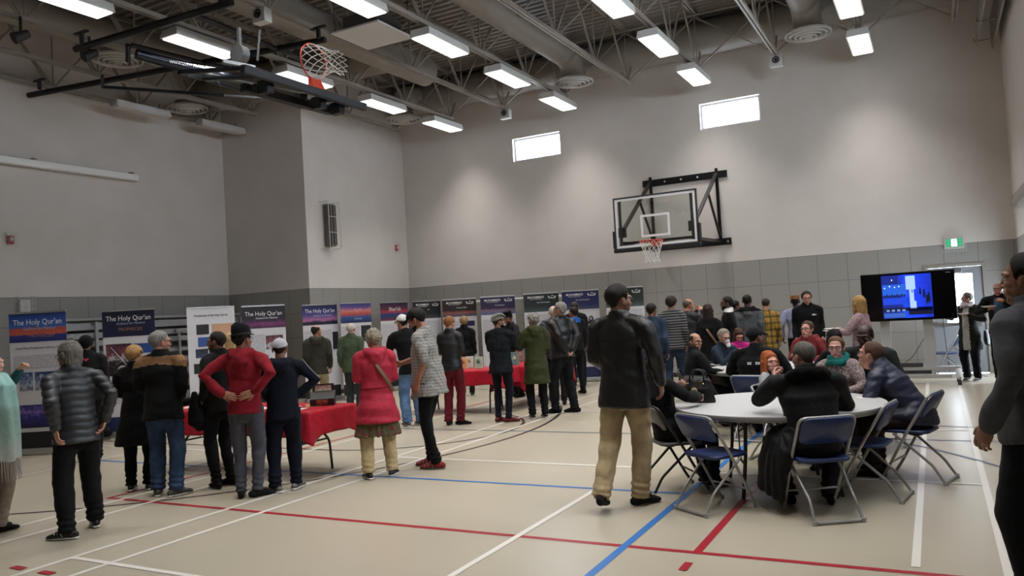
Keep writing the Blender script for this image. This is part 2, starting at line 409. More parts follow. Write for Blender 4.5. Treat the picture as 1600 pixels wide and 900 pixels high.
# side exit in the right wall
r = tag(empty('door_2', (XR, 16.425, 0)), kind='structure')
mb = MB()
for (y0, y1, z0, z1) in ((-.535, -.475, 0, 2.18), (.475, .535, 0, 2.18), (-.475, .475, 2.12, 2.18)): mb.box(-.03, .12, y0, y1, z0, z1)
mb.build('door_frame', M_steel, r, .004)
mb = MB(); holed(mb, -.475, .475, .01, 2.11, [(-.3, .3, .3, 1.95)], lambda a, b, c, d: mb.box(.05, .09, a, b, c, d)); lf = mb.build('door_leaf', M_doorg, r)
MB().box(.065, .075, -.3, .3, .3, 1.95).build('door_glass', M_glass, lf)
mb = MB(); mb.box(-.01, .02, -.4, .4, .95, 1.02); mb.build('push_bar', M_chrome, lf, .004)
# ledge along the right wall and steel rail near its top
mb = MB(); mb.prism([(XR-.09, 3.12), (XR, 3.12), (XR, 3.28), (XR-.05, 3.28)], 9.0, 17.2, axis='y'); wall('trim_1', mb, M_steel)
mb = MB(); mb.box(XR-.06, XR, YF, YB-.1, 6.7, 7.2); wall('trim_2', mb, M_steel)
r = empty('wall_bracket_rail', (1.12, 15.5, 6.2), 0, 'grey steel channel with clips hung high beside the right wall', 'rail')
mb = MB(); mb.box(-.11, -.09, -7, 1.8, 0, .34); mb.box(.14, .17, -7, 1.95, -.05, .5); mb.build('channel', M_steel, r)
for k in range(6):
    mb = MB(); yy = 1.5-k*1.25; mb.bar((-.16, yy, .02), (.17, yy, .02), .03, .02); mb.bar((-.16, yy, .02), (-.16, yy, .09), .02, .02); mb.build('clip', M_steel, r)
# --- court markings, thin paint on the floor
LW = lin('#d9d5cc'); 
mk_paint = lambda n, c: plain(n, c, .35)
PW, PR, PB, PK, PBd = mk_paint('white court paint', '#dcd8d0'), mk_paint('red court paint', '#a02430'), mk_paint('blue court paint', '#2f6fb5'), mk_paint('black court paint', '#37302f'), mk_paint('dark blue court paint', '#56627a')
_h = [0.0012]
def strip(pts, w, m):
    _h[0] += .00012; z = _h[0]; mb = MB(); vs = []
    P = [np.array((p[0], p[1], 0.)) for p in pts]
    for i, p in enumerate(P):
        t = norm(P[min(i+1, len(P)-1)]-P[max(i-1, 0)]); nrm = np.array((-t[1], t[0], 0))
        vs += [(*(p+nrm*w/2)[:2], z), (*(p-nrm*w/2)[:2], z)]
    mb.add(vs, [(2*i, 2*i+1, 2*i+3, 2*i+2) for i in range(len(P)-1)], 0, False)
    return mb.build('court_line', m, floor)
def arc(cx, cy, r, a0, a1, w, m, n=60): strip([(cx+r*math.cos(R(a0+(a1-a0)*k/n)), cy+r*math.sin(R(a0+(a1-a0)*k/n))) for k in range(n+1)], w, m)
arc(-11.2, 9.65, 6.04, -75, 75, .05, PK); arc(-7.3, 9.9, 1.82, -90, 90, .05, PK)
strip([(-14, 8.1), (-7.3, 8.08)], .05, PK); strip([(-14, 11.72), (-7.3, 11.72)], .05, PK)
strip([(-7.72, 5.25), (-7.72, 16.5)], .05, PR); strip([(-7.74, 5.24), (1.1, 5.24)], .055, PR); strip([(-1.52, 5.24), (-1.52, 12.5)], .06, PR)
strip([(-10.6, 6.79), (-2.03, 6.83)], .05, PB); strip([(-2.03, 1.0), (-2.03, 6.83)], .06, PB); strip([(-2.03, 6.83), (-2.04, 13.5)], .06, PB)
strip([(-12, 9.88), (1.1, 9.88)], .045, PBd)
for x, y0, y1 in ((-5.97, 1.5, 16.2), (-5.52, 1.5, 16.2), (-7.5, 2, 16.2), (-7.05, 2, 6.4), (-10.25, 5.2, 11), (-2.88, 1.0, 6.75), (-.21, 5.35, 15.9), (.27, 2.0, 15.9)): strip([(x, y0), (x, y1)], .05, PW)
for y, x0, x1 in ((3.73, -5.97, -1.0), (7.82, -5.97, -2.9), (7.73, -2.2, .27), (7.72, -13.2, -8.3), (11.92, -5.97, -3.0), (15.9, -5.97, .27), (10.6, -.4, .27)): strip([(x0, y), (x1, y)], .05, PW)
arc(-1.0, 6.4, 4.6, 40, 100, .04, PK); arc(-3.9, 6.2, 4.9, 14, 52, .04, PBd)
for x, y in ((-6.13, 3.42), (-5.78, 3.42)): strip([(x-.075, y), (x+.075, y)], .06, PR)
strip([(-1.51, 4.86), (-1.51, 5.02)], .055, PR)
# ================================================================== roof steel
ROWX = [-.92, -4.12, -7.25, -10.40, -13.6]
JX = sorted(ROWX+[.66, -2.52, -5.69, -8.85, -12.05, -15.0])
ZB = 6.60; YE = 16.75
def joist(x, y1, label):
    r = empty('roof_joist', (x, 0, ZB), 0, label, 'roof joist', 'open web steel roof joists'); y0 = YF; mb = MB()
    for s in (-1, 1): mb.box(s*.03-.02 if s < 0 else .012, -.012 if s < 0 else .05, y0, y1, 0, .07)
    mb.build('bottom_chord', M_steel, r)
    mb = MB(); zt = ZC-.06-ZB
    for s in (-1, 1): mb.box(-.055 if s < 0 else .015, -.015 if s < 0 else .055, y0, YB, zt-.08, zt)
    mb.build('top_chord', M_steel, r)
    mb = MB(); P = 1.9; k = int((y1-y0)/P); y = y1-.12
    while y-P > y0:
        for dy in (-P/2, P/2): mb.bar((0, y, .03), (0, y+dy*(.92 if dy > 0 and y+dy > YB-.1 else 1), zt-.04) if y+dy < YB else (0, YB-.1, zt-.04), .03)
        mb.bar((0, y, .03), (0, y, zt-.04), .022); mb.bar((0, y-.08, .03), (0, y-P*.5, zt-.04), .022); y -= P
    mb.build('web', M_steel, r); return r
for i, x in enumerate(reversed(JX)):
    y1 = YE if x > XJ else YJ-.4
    joist(x, y1, 'painted open web roof joist, number %d counted from the right wall' % (i+1))
# cross bridging bars between joists
mb = MB()
for yy in (YE-.3, 12.0, 7.0, 2.0):
    mb.bar((XL, yy, ZC-.22), (XR, yy, ZC-.22), .03)
for i in range(len(JX)-1):
    for yy in (YE-.12, 12.95):
        if JX[i] < XJ-.5 and yy > YJ: continue
        mb.bar((JX[i], yy, ZB+.05), (JX[i+1], yy, ZC-.2), .025); mb.bar((JX[i+1], yy, ZB+.05), (JX[i], yy, ZC-.2), .025)
tag(mb.build('roof_bridging', M_steel), 'thin diagonal steel bridging bars tying the roof joists together', 'bridging')
# --- ceiling lamps
M_lamp = emit('lamp diffuser', (1, .97, .93, 1), LAMP); M_housing = plain('lamp housing', '#c9c8c5', .5); M_unlit = plain('lamp lens off', '#c8c4bd', .5)
def lamp(loc, label, m=M_lamp, w=.36, l=1.26, grp='high bay lamps under the roof joists'):
    r = empty('ceiling_lamp', loc, 0, label, 'ceiling lamp', grp); mb = MB(); h = .13
    a, b = w/2, l/2
    vs = [(-a-.02, -b-.02, 0), (a+.02, -b-.02, 0), (a+.02, b+.02, 0), (-a-.02, b+.02, 0), (-a, -b, h), (a, -b, h), (a, b, h), (-a, b, h)]
    mb.add(vs, [(4, 5, 6, 7), (0, 1, 5, 4), (1, 2, 6, 5), (2, 3, 7, 6), (3, 0, 4, 7), (3, 2, 1, 0)], 0, False); mb.build('housing', M_housing, r)
    mb = MB(); mb.box(-a+.005, a-.005, -b+.01, b-.01, -.022, .0); mb.build('diffuser', m, r, .008)
    for s in (-1, 1): MB().bar((0, s*b*.7, h), (0, s*b*.7, ZB-loc[2]+.02), .02).build('hanger', M_steel, r)
    if m is M_lamp:
        ld = bpy.data.lights.new('lamp_light', 'AREA'); ld.shape = 'RECTANGLE'; ld.size = w-.03; ld.size_y = l-.05; ld.energy = LAMP_W; ld.spread = R(LAMP_SPREAD); ld.color = (1, .965, .92)
        lo = bpy.data.objects.new('lamp_light', ld); COL.objects.link(lo); lo.parent = r; lo.location = (0, 0, -.03)
    return r
L0 = lamp((ROWX[0], 16.3, 6.38), 'lit lamp nearest the back wall in the row closest to the right wall')
rn = ['row closest to the right wall', 'second row from the right wall', 'third row from the right wall', 'fourth row, near the folded hoop', 'farthest left row']
on = ['nearest the back wall', 'second from the back wall', 'third from the back wall', 'fourth from the back wall', 'fifth from the back wall', 'sixth from the back wall', 'seventh from the back wall', 'eighth from the back wall', 'last, nearest the front wall']
for a, x in enumerate(ROWX[:4]):
    for b, y in enumerate(((16.3, 13.9, 11.45, 9.05, 6.7, 4.3) if a < 3 else (16.3, 13.9, 11.45, 9.05, 6.7))):
        if a == 0 and b == 0: continue
        copy_tree(L0, None, 'lit lamp %s in the %s' % (on[b], rn[a]), (x, y, 6.38))
U0 = lamp((-14.42, 10.9, 6.36), 'unlit strip lamp above the left wall, nearer the camera', M_unlit, .2, 1.25, 'unlit lamps by the left wall')
copy_tree(U0, None, 'unlit strip lamp above the left wall, nearer the grey corner', (-14.42, 13.0, 6.36))
# --- ducts and diffusers
def duct(name, pts, r, label):
    mb = MB(); P = [np.array(p, float) for p in pts]; Q = []
    for i in range(len(P)-1):                      # spiral seams as tiny ridges
        n = max(2, int(np.linalg.norm(P[i+1]-P[i])/.35))
        for k in range(n): Q.append(P[i]+(P[i+1]-P[i])*k/n)
    Q.append(P[-1]); rad = [r*(1.012 if i % 2 else 1.0) for i in range(len(Q))]
    mb.loft(Q, rad, 24); return tag(mb.build(name, M_duct), label, 'duct', 'round air ducts under the roof')
def elbow(a, c, b, n=6): # quadratic bend a->b about corner c
    a, b, c = map(lambda p: np.array(p, float), (a, b, c)); return [tuple((1-t)**2*a+2*t*(1-t)*c+t*t*b) for t in np.linspace(0, 1, n)]
duct('air_duct', [(XJ+.1, 17.1, 7.42), (XR-.1, 17.1, 7.42)], .36, 'large round duct running along the top of the back wall')
duct('air_duct', [(-6.75, -3.5, 7.25), (-6.75, 15.6, 7.25)]+elbow((-6.75, 15.6, 7.25), (-6.75, 16.1, 7.25), (-6.75, 16.1, 6.8)), .27, 'round duct dropping to a round diffuser in the middle of the ceiling')
duct('air_duct', [(-1.80, -3.5, 7.2), (-1.80, 15.5, 7.2)]+elbow((-1.80, 15.5, 7.2), (-1.80, 16.0, 7.2), (-1.80, 16.0, 6.75)), .26, 'round duct dropping to a diffuser near the right end of the ceiling')
duct('air_duct', [(-9.35, -3.5, 6.98), (-9.35, 14.1, 6.98)], .30, 'round duct ending blunt beside the folded hoop')
duct('air_duct', [(-9.35-.35, 13.25, 7.28), (-14.9, 13.15, 7.28)], .40, 'wide dark duct crossing above the left grey corner')
duct('air_duct', [(-13.0, -3.5, 7.2), (-13.0, 11.5, 7.2)], .30, 'round duct above the folded hoop near the left wall')
def diffuser(loc, label):
    r = empty('round_diffuser', loc, 0, label, 'air diffuser', 'round air diffusers'); mb = MB()
    for k, (ra, z) in enumerate(((.42, 0), (.33, -.02), (.24, -.04), (.15, -.06), (.07, -.07))):
        pts = [(math.cos(a)*ra, math.sin(a)*ra, z) for a in np.linspace(0, 2*math.pi, 28, endpoint=False)]
        mb.loft(pts, [(.035, .012)], 8, closed=True, ref=(0, 0, 1))
    for a in range(4): mb.bar((0, 0, .0), (math.cos(a*math.pi/2)*.42, math.sin(a*math.pi/2)*.42, .0), .02, .02)
    mb.build('rings', M_housing, r); MB().cyl((0, 0, .0), (0, 0, .15), .27, 24).build('neck', M_duct, r); return r
diffuser((-6.75, 16.1, 6.74), 'round ceiling diffuser in the middle, below the long round duct')
diffuser((-1.80, 16.0, 6.70), 'round ceiling diffuser nearest the right wall')
diffuser((-11.5, 16.2, 6.72), 'round ceiling diffuser above the bright left wall')
diffuser((-14.45, 12.1, 6.68), 'round ceiling diffuser in the dark left corner')
diffuser((-12.9, 9.3, 6.75), 'round ceiling diffuser above the folded hoop')
duct('air_duct', [(-11.5, 16.2, 6.8), (-11.5, 16.2, 7.1)]+elbow((-11.5, 16.2, 7.1), (-11.5, 16.2, 7.42), (-11.5, 16.9, 7.42)), .24, 'short elbow duct feeding the diffuser above the bright left wall')
# white suspended panel
mb = MB(); mb.box(-.5, .5, -.5, .5, 0, .03); mb.box(-.35, .35, -.35, .35, .03, .3, 1)
for s in (-1, 1):
    for q in (-1, 1): mb.bar((s*.45, q*.45, .03), (s*.45, q*.45, .9), .012, mi=1)
pn = mb.build('ceiling_panel', [M_housing, plain('dark box', '#4b4a49', .6)], None, 0, (-8.25, 10.85, 6.60)); tag(pn, 'square white panel hanging below a dark box between joists', 'ceiling panel')
# small things under the ceiling
def sensor(loc, label):
    r = empty('ceiling_sensor', loc, 0, label, 'sensor', 'white sensor boxes under the joists'); MB().box(-.13, .13, -.08, .08, -.22, 0).build('case', M_housing, r, .01)
    mb = MB(); mb.loft([(math.cos(a)*.06, -.095, -.09+math.sin(a)*.06) for a in np.linspace(0, 2*math.pi, 16, endpoint=False)], [.014], 6, closed=True, ref=(0, 1, 0)); mb.cyl((0, -.08, -.09), (0, -.1, -.09), .03, 10)
    mb.build('lens', plain('black plastic', '#1c1c1d', .4), r); return r
s0 = sensor((-2.52, 16.72, 6.60), 'white sensor box at the end of the joist right of the windows')
copy_tree(s0, None, 'white sensor box at a joist end above the left window', (-8.85, 16.72, 6.60))
copy_tree(s0, None, 'white sensor box on the joist above the folded hoop', (-8.87, 8.9, 6.60))
M_blk = plain('black steel', '#15161a', .38, .3); M_blkm = plain('matt black', '#17171a', .6)
def spot(loc, label):
    r = empty('stage_spot', loc, 0, label, 'spotlight', 'small black spots near the left wall'); mb = MB(); mb.bar((0, 0, 0), (0, 0, -.25), .03); mb.build('hanger', M_blkm, r)
    mb = MB(); mb.cyl((-.02, -.1, -.36), (.03, .1, -.24), .09, 12, r2=.06); mb.build('lamp_body', M_blkm, r); return r
q = gnd(32, 38, 6.5); spot((q.x, q.y, 6.62), 'small black spot hanging nearest the top left corner')
q = gnd(140, 78, 6.4); spot((q.x, q.y, 6.62), 'small black spot hanging beside the end of the black pipe')
# long white screen case on the left wall
r = empty('screen_case', (XL+.14, 9.0, 5.08), 0, 'long white projector screen case fixed high on the left wall', 'screen case'); 
MB().box(-.07, .07, -3.2, 2.2, -.07, .07).build('tube_case', plain('white screen case', '#efeeec', .4), r, .02)
mb = MB()
for yy in (-2.4, 0, 2.1): mb.box(-.12, 0, yy-.03, yy+.03, .02, .12)
mb.build('bracket', M_steel, r)
# ================================================================== things on the walls
M_red = plain('red plastic', '#b33a3a', .5)
def strobe(loc, rz, label):
    r = empty('fire_alarm', loc, rz, label, 'fire alarm', 'red and white fire alarms'); MB().box(-.06, .06, -.04, 0, -.08, .08).build('case', M_red, r, .006)
    MB().box(-.035, .035, -.065, -.04, -.02, .05).build('strobe_lens', M_housing, r, .006)
    mb = MB()
    for k in range(5):
        xx = -.09+.045*k; mb.bar((xx, -.1, -.12), (xx, -.1, .12), .005)
    for zz in (-.12, 0, .12): mb.bar((-.09, -.1, zz), (.09, -.1, zz), .005); mb.bar((-.09, -.1, zz), (-.09, 0, zz), .005); mb.bar((.09, -.1, zz), (.09, 0, zz), .005)
    mb.build('wire_guard', M_housing, r); return r
strobe((XL, 8.55, 3.6), R(90), 'red alarm behind a wire guard on the left wall'); strobe((XJ, 17.1, 3.6), R(90), 'red alarm behind a wire guard on the bright left wall')
# caged box under the tile line on the left wall
r = empty('caged_wall_box', (XL, 8.75, 2.35), R(90), 'small white box behind a wire cage above the first banner', 'wall box'); MB().box(-.1, .1, -.08, 0, -.12, .12).build('case', M_housing, r, .01)
mb = MB()
for k in range(7): mb.bar((-.15+.05*k, -.13, -.18), (-.15+.05*k, -.13, .18), .006)
for zz in (-.18, -.06, .06, .18): mb.bar((-.15, -.13, zz), (.15, -.13, zz), .006); mb.bar((-.15, -.13, zz), (-.15, 0, zz), .006); mb.bar((.15, -.13, zz), (.15, 0, zz), .006)
mb.build('wire_cage', M_housing, r)
# tall speaker behind a cage on the bright left wall
r = empty('wall_speaker', (XJ, 14.36, 3.45), R(90), 'tall grey column speaker inside a white wire cage', 'speaker'); mb = MB()
mb.box(-.1, .12, -.22, -.04, .05, 1.05); mb.build('cabinet', plain('speaker grey', '#5b5a58', .6), r, .02)
mb = MB()
for k in range(9): mb.box(-.09+.024*k, -.082+.024*k, -.232, -.22, .08, 1.02)
mb.build('grille', plain('speaker slats', '#3e3d3c', .5), r)
mb = MB()
for xx in (-.2, .2):
    mb.bar((xx, -.28, 0), (xx, -.28, 1.1), .012); mb.bar((xx, 0, 0), (xx, -.28, 0), .012); mb.bar((xx, 0, 1.1), (xx, -.28, 1.1), .012)
for zz in (0, .37, .74, 1.1): mb.bar((-.2, -.28, zz), (.2, -.28, zz), .012)
for xx in (-.1, 0, .1): mb.bar((xx, -.28, 0), (xx, -.28, 1.1), .006)
mb.build('wire_cage', M_housing, r)
# exit sign
r = empty('exit_sign', (.40, YB, 2.54), 0, 'green running man exit sign in a wire guard over the door', 'exit sign')
MB().box(-.17, .17, -.06, 0, -.12, .12).build('case', M_housing, r, .01)
t = NT('exit sign face'); P, xyz = t.pos(); t.b.inputs['Base Color'].default_value = lin('#0c7a4e'); t.b.inputs['Emission Color'].default_value = lin('#1fa870'); t.b.inputs['Emission Strength'].default_value = .9
fc = MB().box(-.14, .14, -.068, -.06, -.075, .075).build('sign_face', t.m, r)
mw_ = emit('sign white', (.9, 1, .95, 1), 1.6); mb = MB()
mb.box(-.05, .05, -.071, -.068, -.07, .07); mb.build('pictogram_panel', mw_, r)
mb = MB(); mm = [((0, .045), (0, .045))]
mb.ell((.0, -.073, .045), (.012, .003, .012), 10, 6)
for a, b in (((0, .03), (-.005, -.005)), ((-.005, -.005), (.022, -.03)), ((.022, -.03), (.02, -.055)), ((-.005, -.005), (-.02, -.035)), ((-.02, -.035), (-.04, -.04)), ((0, .022), (.03, .012)), ((0, .022), (-.028, .005))):
    mb.bar((a[0], -.073, a[1]), (b[0], -.073, b[1]), .011, .004)
mb.build('running_figure', plain('sign green', '#0c7a4e', .5), r)
mb = MB()
for k in range(9): mb.bar((-.2+.05*k, -.13, -.17), (-.2+.05*k, -.13, .17), .005)
for k in range(6): mb.bar((-.2, -.13, -.17+.068*k), (.2, -.13, -.17+.068*k), .005)
for xx in (-.2, .2):
    for zz in (-.17, .17): mb.bar((xx, -.13, zz), (xx, 0, zz), .005)
mb.build('wire_guard', M_housing, r)
# ================================================================== basketball goals
M_rim = plain('orange rim', '#c8402c', .4); M_net = plain('net cord', '#d8d5cf', .8); M_pad = plain('black edge pad', '#1a1b1f', .55)
t = NT('backboard glass'); t.t.nodes.remove(t.b); tr = t.n('ShaderNodeBsdfTransparent'); tr.inputs[0].default_value = (.93, .96, .94, 1); gl = t.n('ShaderNodeBsdfGlossy'); gl.inputs['Roughness'].default_value = .03
mx = t.n('ShaderNodeMixShader'); mx.inputs[0].default_value = .12; t.l(tr.outputs[0], mx.inputs[1]); t.l(gl.outputs[0], mx.inputs[2]); t.l(mx.outputs[0], t.t.nodes['Material Output'].inputs[0]); M_bglass = t.m
def rim_and_net(root, c, axis_z, out, length=.42, droop=None):
    "ring of radius .228 around c, normal axis_z (net goes along -axis_z), out = direction away from the board"
    c = np.array(c, float); az = norm(axis_z); o = norm(out); s = np.cross(az, o); mb = MB(); r = .228
    ring = [c+o*math.cos(a)*r+s*math.sin(a)*r for a in np.linspace(0, 2*math.pi, 36, endpoint=False)]
    mb.loft(ring, [.010], 8, closed=True, ref=az)
    b = c-o*(r+.15)
    for q in (-1, 1): mb.bar(c-o*.2+s*q*.1, b+s*q*.1-az*.0, .016, .016)
    mb.add([b+s*.11+az*.01, b-s*.11+az*.01, c-o*.205-s*.1+az*.01, c-o*.205+s*.1+az*.01, b+s*.11-az*.09, b-s*.11-az*.09, c-o*.215-s*.09-az*.02, c-o*.215+s*.09-az*.02],
           [(0, 1, 2, 3), (4, 7, 6, 5), (0, 4, 5, 1), (2, 6, 7, 3), (0, 3, 7, 4), (1, 5, 6, 2)], 0, False)
    rm = mb.build('rim', M_rim, root); mb = MB(); n = 12; lev = 6
    def node(l, k):
        f = l/lev; rr = r*(1-.42*min(1, f*1.5))+(.02 if l == lev else 0); a = 2*math.pi*(k+.5*(l % 2))/n
        p = c+o*math.cos(a)*rr+s*math.sin(a)*rr-az*length*f
        if droop is not None: p = p+np.array(droop)*f*f
        return p
    for l in range(lev):
        for k in range(n):
            a = node(l, k)
            for kk in ((k, k-1) if l % 2 == 0 else (k, k+1)): mb.bar(a, node(l+1, kk), .007)
    mb.build('net', M_net, rm)
# wall mounted goal, board at y = 15.25
BX, BY, BZ = -4.80, 15.15, 2.86
r = empty('basketball_goal', (BX, BY, BZ), 0, 'glass backboard and hoop on a black wall bracket', 'basketball hoop')
W, Hh = .83, 1.0
bd = MB().box(-W+.02, W-.02, .005, .017, .02, Hh-.02).build('glass_board', M_bglass, r)
mb = MB()
for (x0, x1, z0, z1) in ((-W, W, 0, .045), (-W, W, Hh-.045, Hh), (-W, -W+.045, .045, Hh-.045), (W-.045, W, .045, Hh-.045)): mb.box(x0, x1, -.001, .004, z0, z1)
for (x0, x1, z0, z1) in ((-.30, .30, .18, .225), (-.30, .30, .585, .63), (-.30, -.255, .225, .585), (.255, .30, .225, .585)): mb.box(x0, x1, -.001, .004, z0, z1)
mb.build('white_border', plain('white print', '#e2e2e2', .5), bd)
mb = MB()
for (x0, x1, z0, z1) in ((-W-.03, W+.03, Hh, Hh+.03), (-W-.03, -W, 0, Hh), (W, W+.03, 0, Hh), (-W-.03, W+.03, -.03, 0)): mb.box(x0, x1, -.01, .05, z0, z1)
for s in (-1, 1): mb.box(s*.74-.025, s*.74+.025, .02, .06, 0, Hh)
mb.build('board_frame', plain('grey board frame', '#4a4b50', .4, .5), r)
mb = MB(); mb.box(-W-.07, W+.07, -.03, .06, -.09, -.005); 
for s in (-1, 1): mb.box(s*(W+.04)-.035, s*(W+.04)+.035, -.03, .06, -.005, .36)
mb.build('edge_pad', M_pad, r, .02)
text_mb('HUNTER', .07, plain('black print', '#202020', .5), r, loc=(-.56, -.003, .085), rot=(R(90), 0, 0), bold=.001)
rim_and_net(r, (.02, -.38, .06), (0, 0, 1), (0, -1, 0))
dY = YB-BY; mb = MB()   # wall bracket
z1 = 4.50-BZ; z2 = 2.98-BZ; xa, xb = -.90, .72
mb.box(xa-.1, xb+.22, dY-.05, dY, z1-.09, z1+.06); mb.box(xa+.0, xb+.22, dY-.05, dY, z2-.07, z2+.08)
for x in (xa+.1, xb):
    mb.bar((x, dY-.07, z2), (x, dY-.07, z1+.12), .06); 
mb.build('wall_rails', M_blk, r)
mb = MB()
for s, x in ((-1, xa+.1), (1, xb)):
    mb.bar((x, dY-.09, z1), (s*.74, .08, .32), .07, .05); mb.bar((s*.74, .08, .08), (x, dY-.09, z2+.02), .05, .05)
    mb.bar((x*.93+s*.74*.07, (dY-.09)*.62+.08*.38, z1*.62+.32*.38), (x, dY-.09, z2+.1), .045)
    mb.box(s*.74-.09, s*.74+.09, .05, .12, .22, .42)
mb.bar((-.74, .1, .1), (.74, .1, .1), .05); mb.bar((-.74, .1, .12), (xb, dY-.09, z2+.02), .035)
mb.build('extension_arms', M_blk, r)
mb = MB()
for k in range(5): mb.cyl((xa+.05+k*.38, dY-.053, z1-.015), (xa+.05+k*.38, dY-.05, z1-.015), .022, 10)
mb.cyl((xb+.15, dY-.053, z2), (xb+.15, dY-.05, z2), .02, 10); mb.build('bolt_plate', M_housing, r)
# folded ceiling goal on black pipes
def dep(px, py, c): return np.array(Vector((0, 0, CAM_H))+ray(px, py)*c)
r = empty('folded_basketball_goal', (-9, 8.5, 6.4), 0, 'black ceiling hung hoop folded up under the roof joists', 'basketball hoop')
O = np.array((-9, 8.5, 6.4)); mb = MB(); G = lambda px, py, z=6.42: np.array(gnd(px, py, z))-O
p1a, p1b = G(118, 77), G(362, 3); p2a, p2b = G(45, 149), G(508, 62)
mb.cyl(p1a, p1b, .055, 12); mb.build('hanging_pipe', M_blk, r); mb = MB(); mb.cyl(p2a, p2b, .055, 12); 
e1 = G(180, 62); e2 = G(300, 22)
for c in (p1a, p1b, p2a, p2b): pass
mb.build('hanging_pipe', M_blk, r)
mb = MB(); mb.cyl(e2, G(472, 92), .045, 12); mb.cyl(G(205, 70), G(400, 118), .035, 12); mb.build('cross_pipe', M_blk, r)
for (px, py) in ((62, 140), (128, 68), (345, 8), (498, 60)):
    mb = MB(); q = G(px, py); mb.bar(q, q+np.array((0, 0, .18)), .05); mb.bar(q+np.array((-.15, 0, .18)), q+np.array((.15, 0, .18)), .06, .03); mb.build('joist_clamp', M_blkm, r)
mb = MB(); m0 = G(213, 84, 6.2); m1 = G(375, 128, 6.0); mb.loft([m0, m0*.6+m1*.4, m1], [(.09, .1), (.10, .12), (.09, .1)], 8, ref=(0, 0, 1))
mb.cyl(G(200, 70, 6.4), G(200, 96, 6.2), .04, 8); mb.build('mast', plain('glossy dark blue tube', '#141b2b', .22, .3), r)
mt = text_mb('WWW.LUDY PRAYS SPORTS', .062, plain('white print', '#e2e2e2', .5), r, loc=tuple((m0+(m1-m0)*.5)+np.array((.115, -.02, .02))), rot=(R(90), 0, math.atan2((m1-m0)[1], (m1-m0)[0])), bold=.001)
mb = MB(); mb.bar(G(160, 118, 6.1), G(160, 136, 5.95), .05); mb.bar(G(160, 136, 5.95), G(350, 149, 5.8), .05); mb.bar(G(350, 149, 5.8), G(440, 154, 5.8), .03, mi=1); mb.build('brace', [M_blk, M_chrome], r)
RC = dep(490, 97, 9.9)-O            # ring centre: rim stands upright, net hangs to the right
rot_o = np.array((0., 0, 1)); rx = norm((1, .0, .0))
rim_and_net(r, RC, -rx, (0, 0, 1), droop=(0, 0, -.10))
bz = RC[2]-.39; TB_ = Matrix.Translation((RC[0], RC[1], bz)) @ Matrix.Rotation(R(9), 4, 'Y')
mb = MB(); mb.box(-.93, .10, -1.25, .72, -.02, -.008, M=TB_); mb.build('glass_board', M_bglass, r)
mb = MB()
for (x0, x1, y0, y1) in ((-.95, -.91, -1.28, .75), (.07, .12, -1.28, .75), (-.95, .12, -1.28, -1.24), (-.95, .12, .71, .75), (-.95, .12, -.95, -.90), (-.95, .12, .36, .41)): mb.box(x0, x1, y0, y1, -.035, .012, M=TB_)
mb.build('board_frame', plain('dark backboard frame', '#1d1f26', .35), r)
mb = MB(); mb.box(.09, .17, -1.3, .82, -.07, .03, M=TB_); mb.build('edge_pad', M_pad, r, .015)
mb = MB(); mb.bar((RC[0]-.1, RC[1]-.1, bz-.05), m1, .09, .07); mb.bar((RC[0]-.3, RC[1]-.9, bz-.08), (RC[0]-.2, RC[1]+.5, bz-.10), .09)
for yy in (-.8, .1, .45): mb.box(RC[0]-.12, RC[0]+.04, RC[1]+yy-.05, RC[1]+yy+.05, bz-.18, bz-.03)
mb.cyl((RC[0]-.1, RC[1]-.9, bz-.1), m0*.4+m1*.6+np.array((.15, 0, -.08)), .03, 8); mb.build('board_bracket', M_blk, r)
mb = MB(); q = dep(375, 85, 10.2)-O; mb.cyl(q+np.array((0, -.06, 0)), q+np.array((0, .06, 0)), .12, 14); mb.bar(q, q+np.array((0, 0, .35)), .04); mb.bar(q+np.array((.2, .1, -.1)), q+np.array((.25, .12, .3)), .02)
mb.build('winch', plain('galvanised winch', '#6d6e70', .45, .5), r)
mb = MB(); mb.bar(dep(348, 96, 9.6)-O, dep(398, 106, 9.8)-O, .07, .04); mb.build('steel_channel', M_chrome, r)
# ================================================================== people
class Fr:  # local frame
    def __init__(s, o, x, y, z): s.o = np.array(o, float); s.x = norm(x); s.y = norm(y); s.z = norm(z)
    def __call__(s, a, b, c): return s.o + s.x*a + s.y*b + s.z*c
    def d(s, a, b, c): return s.x*a + s.y*b + s.z*c
    def M(s, sc=1.0, flip=False):
        M = np.eye(4); M[:3, 0] = s.x*sc*(-1 if flip else 1); M[:3, 1] = s.y*sc; M[:3, 2] = s.z*sc; M[:3, 3] = s.o; return M
def ik(a, t, l1, l2, pole):
    a = np.array(a, float); t = np.array(t, float); d = t-a; L = np.linalg.norm(d); u = d/L; L = min(L, (l1+l2)*.998); t = a+u*L
    k = (l1*l1-l2*l2+L*L)/(2*L); h = math.sqrt(max(0, l1*l1-k*k)); p = np.array(pole, float); p = p-u*np.dot(p, u); p = norm(p)
    return a+u*k+p*h, t
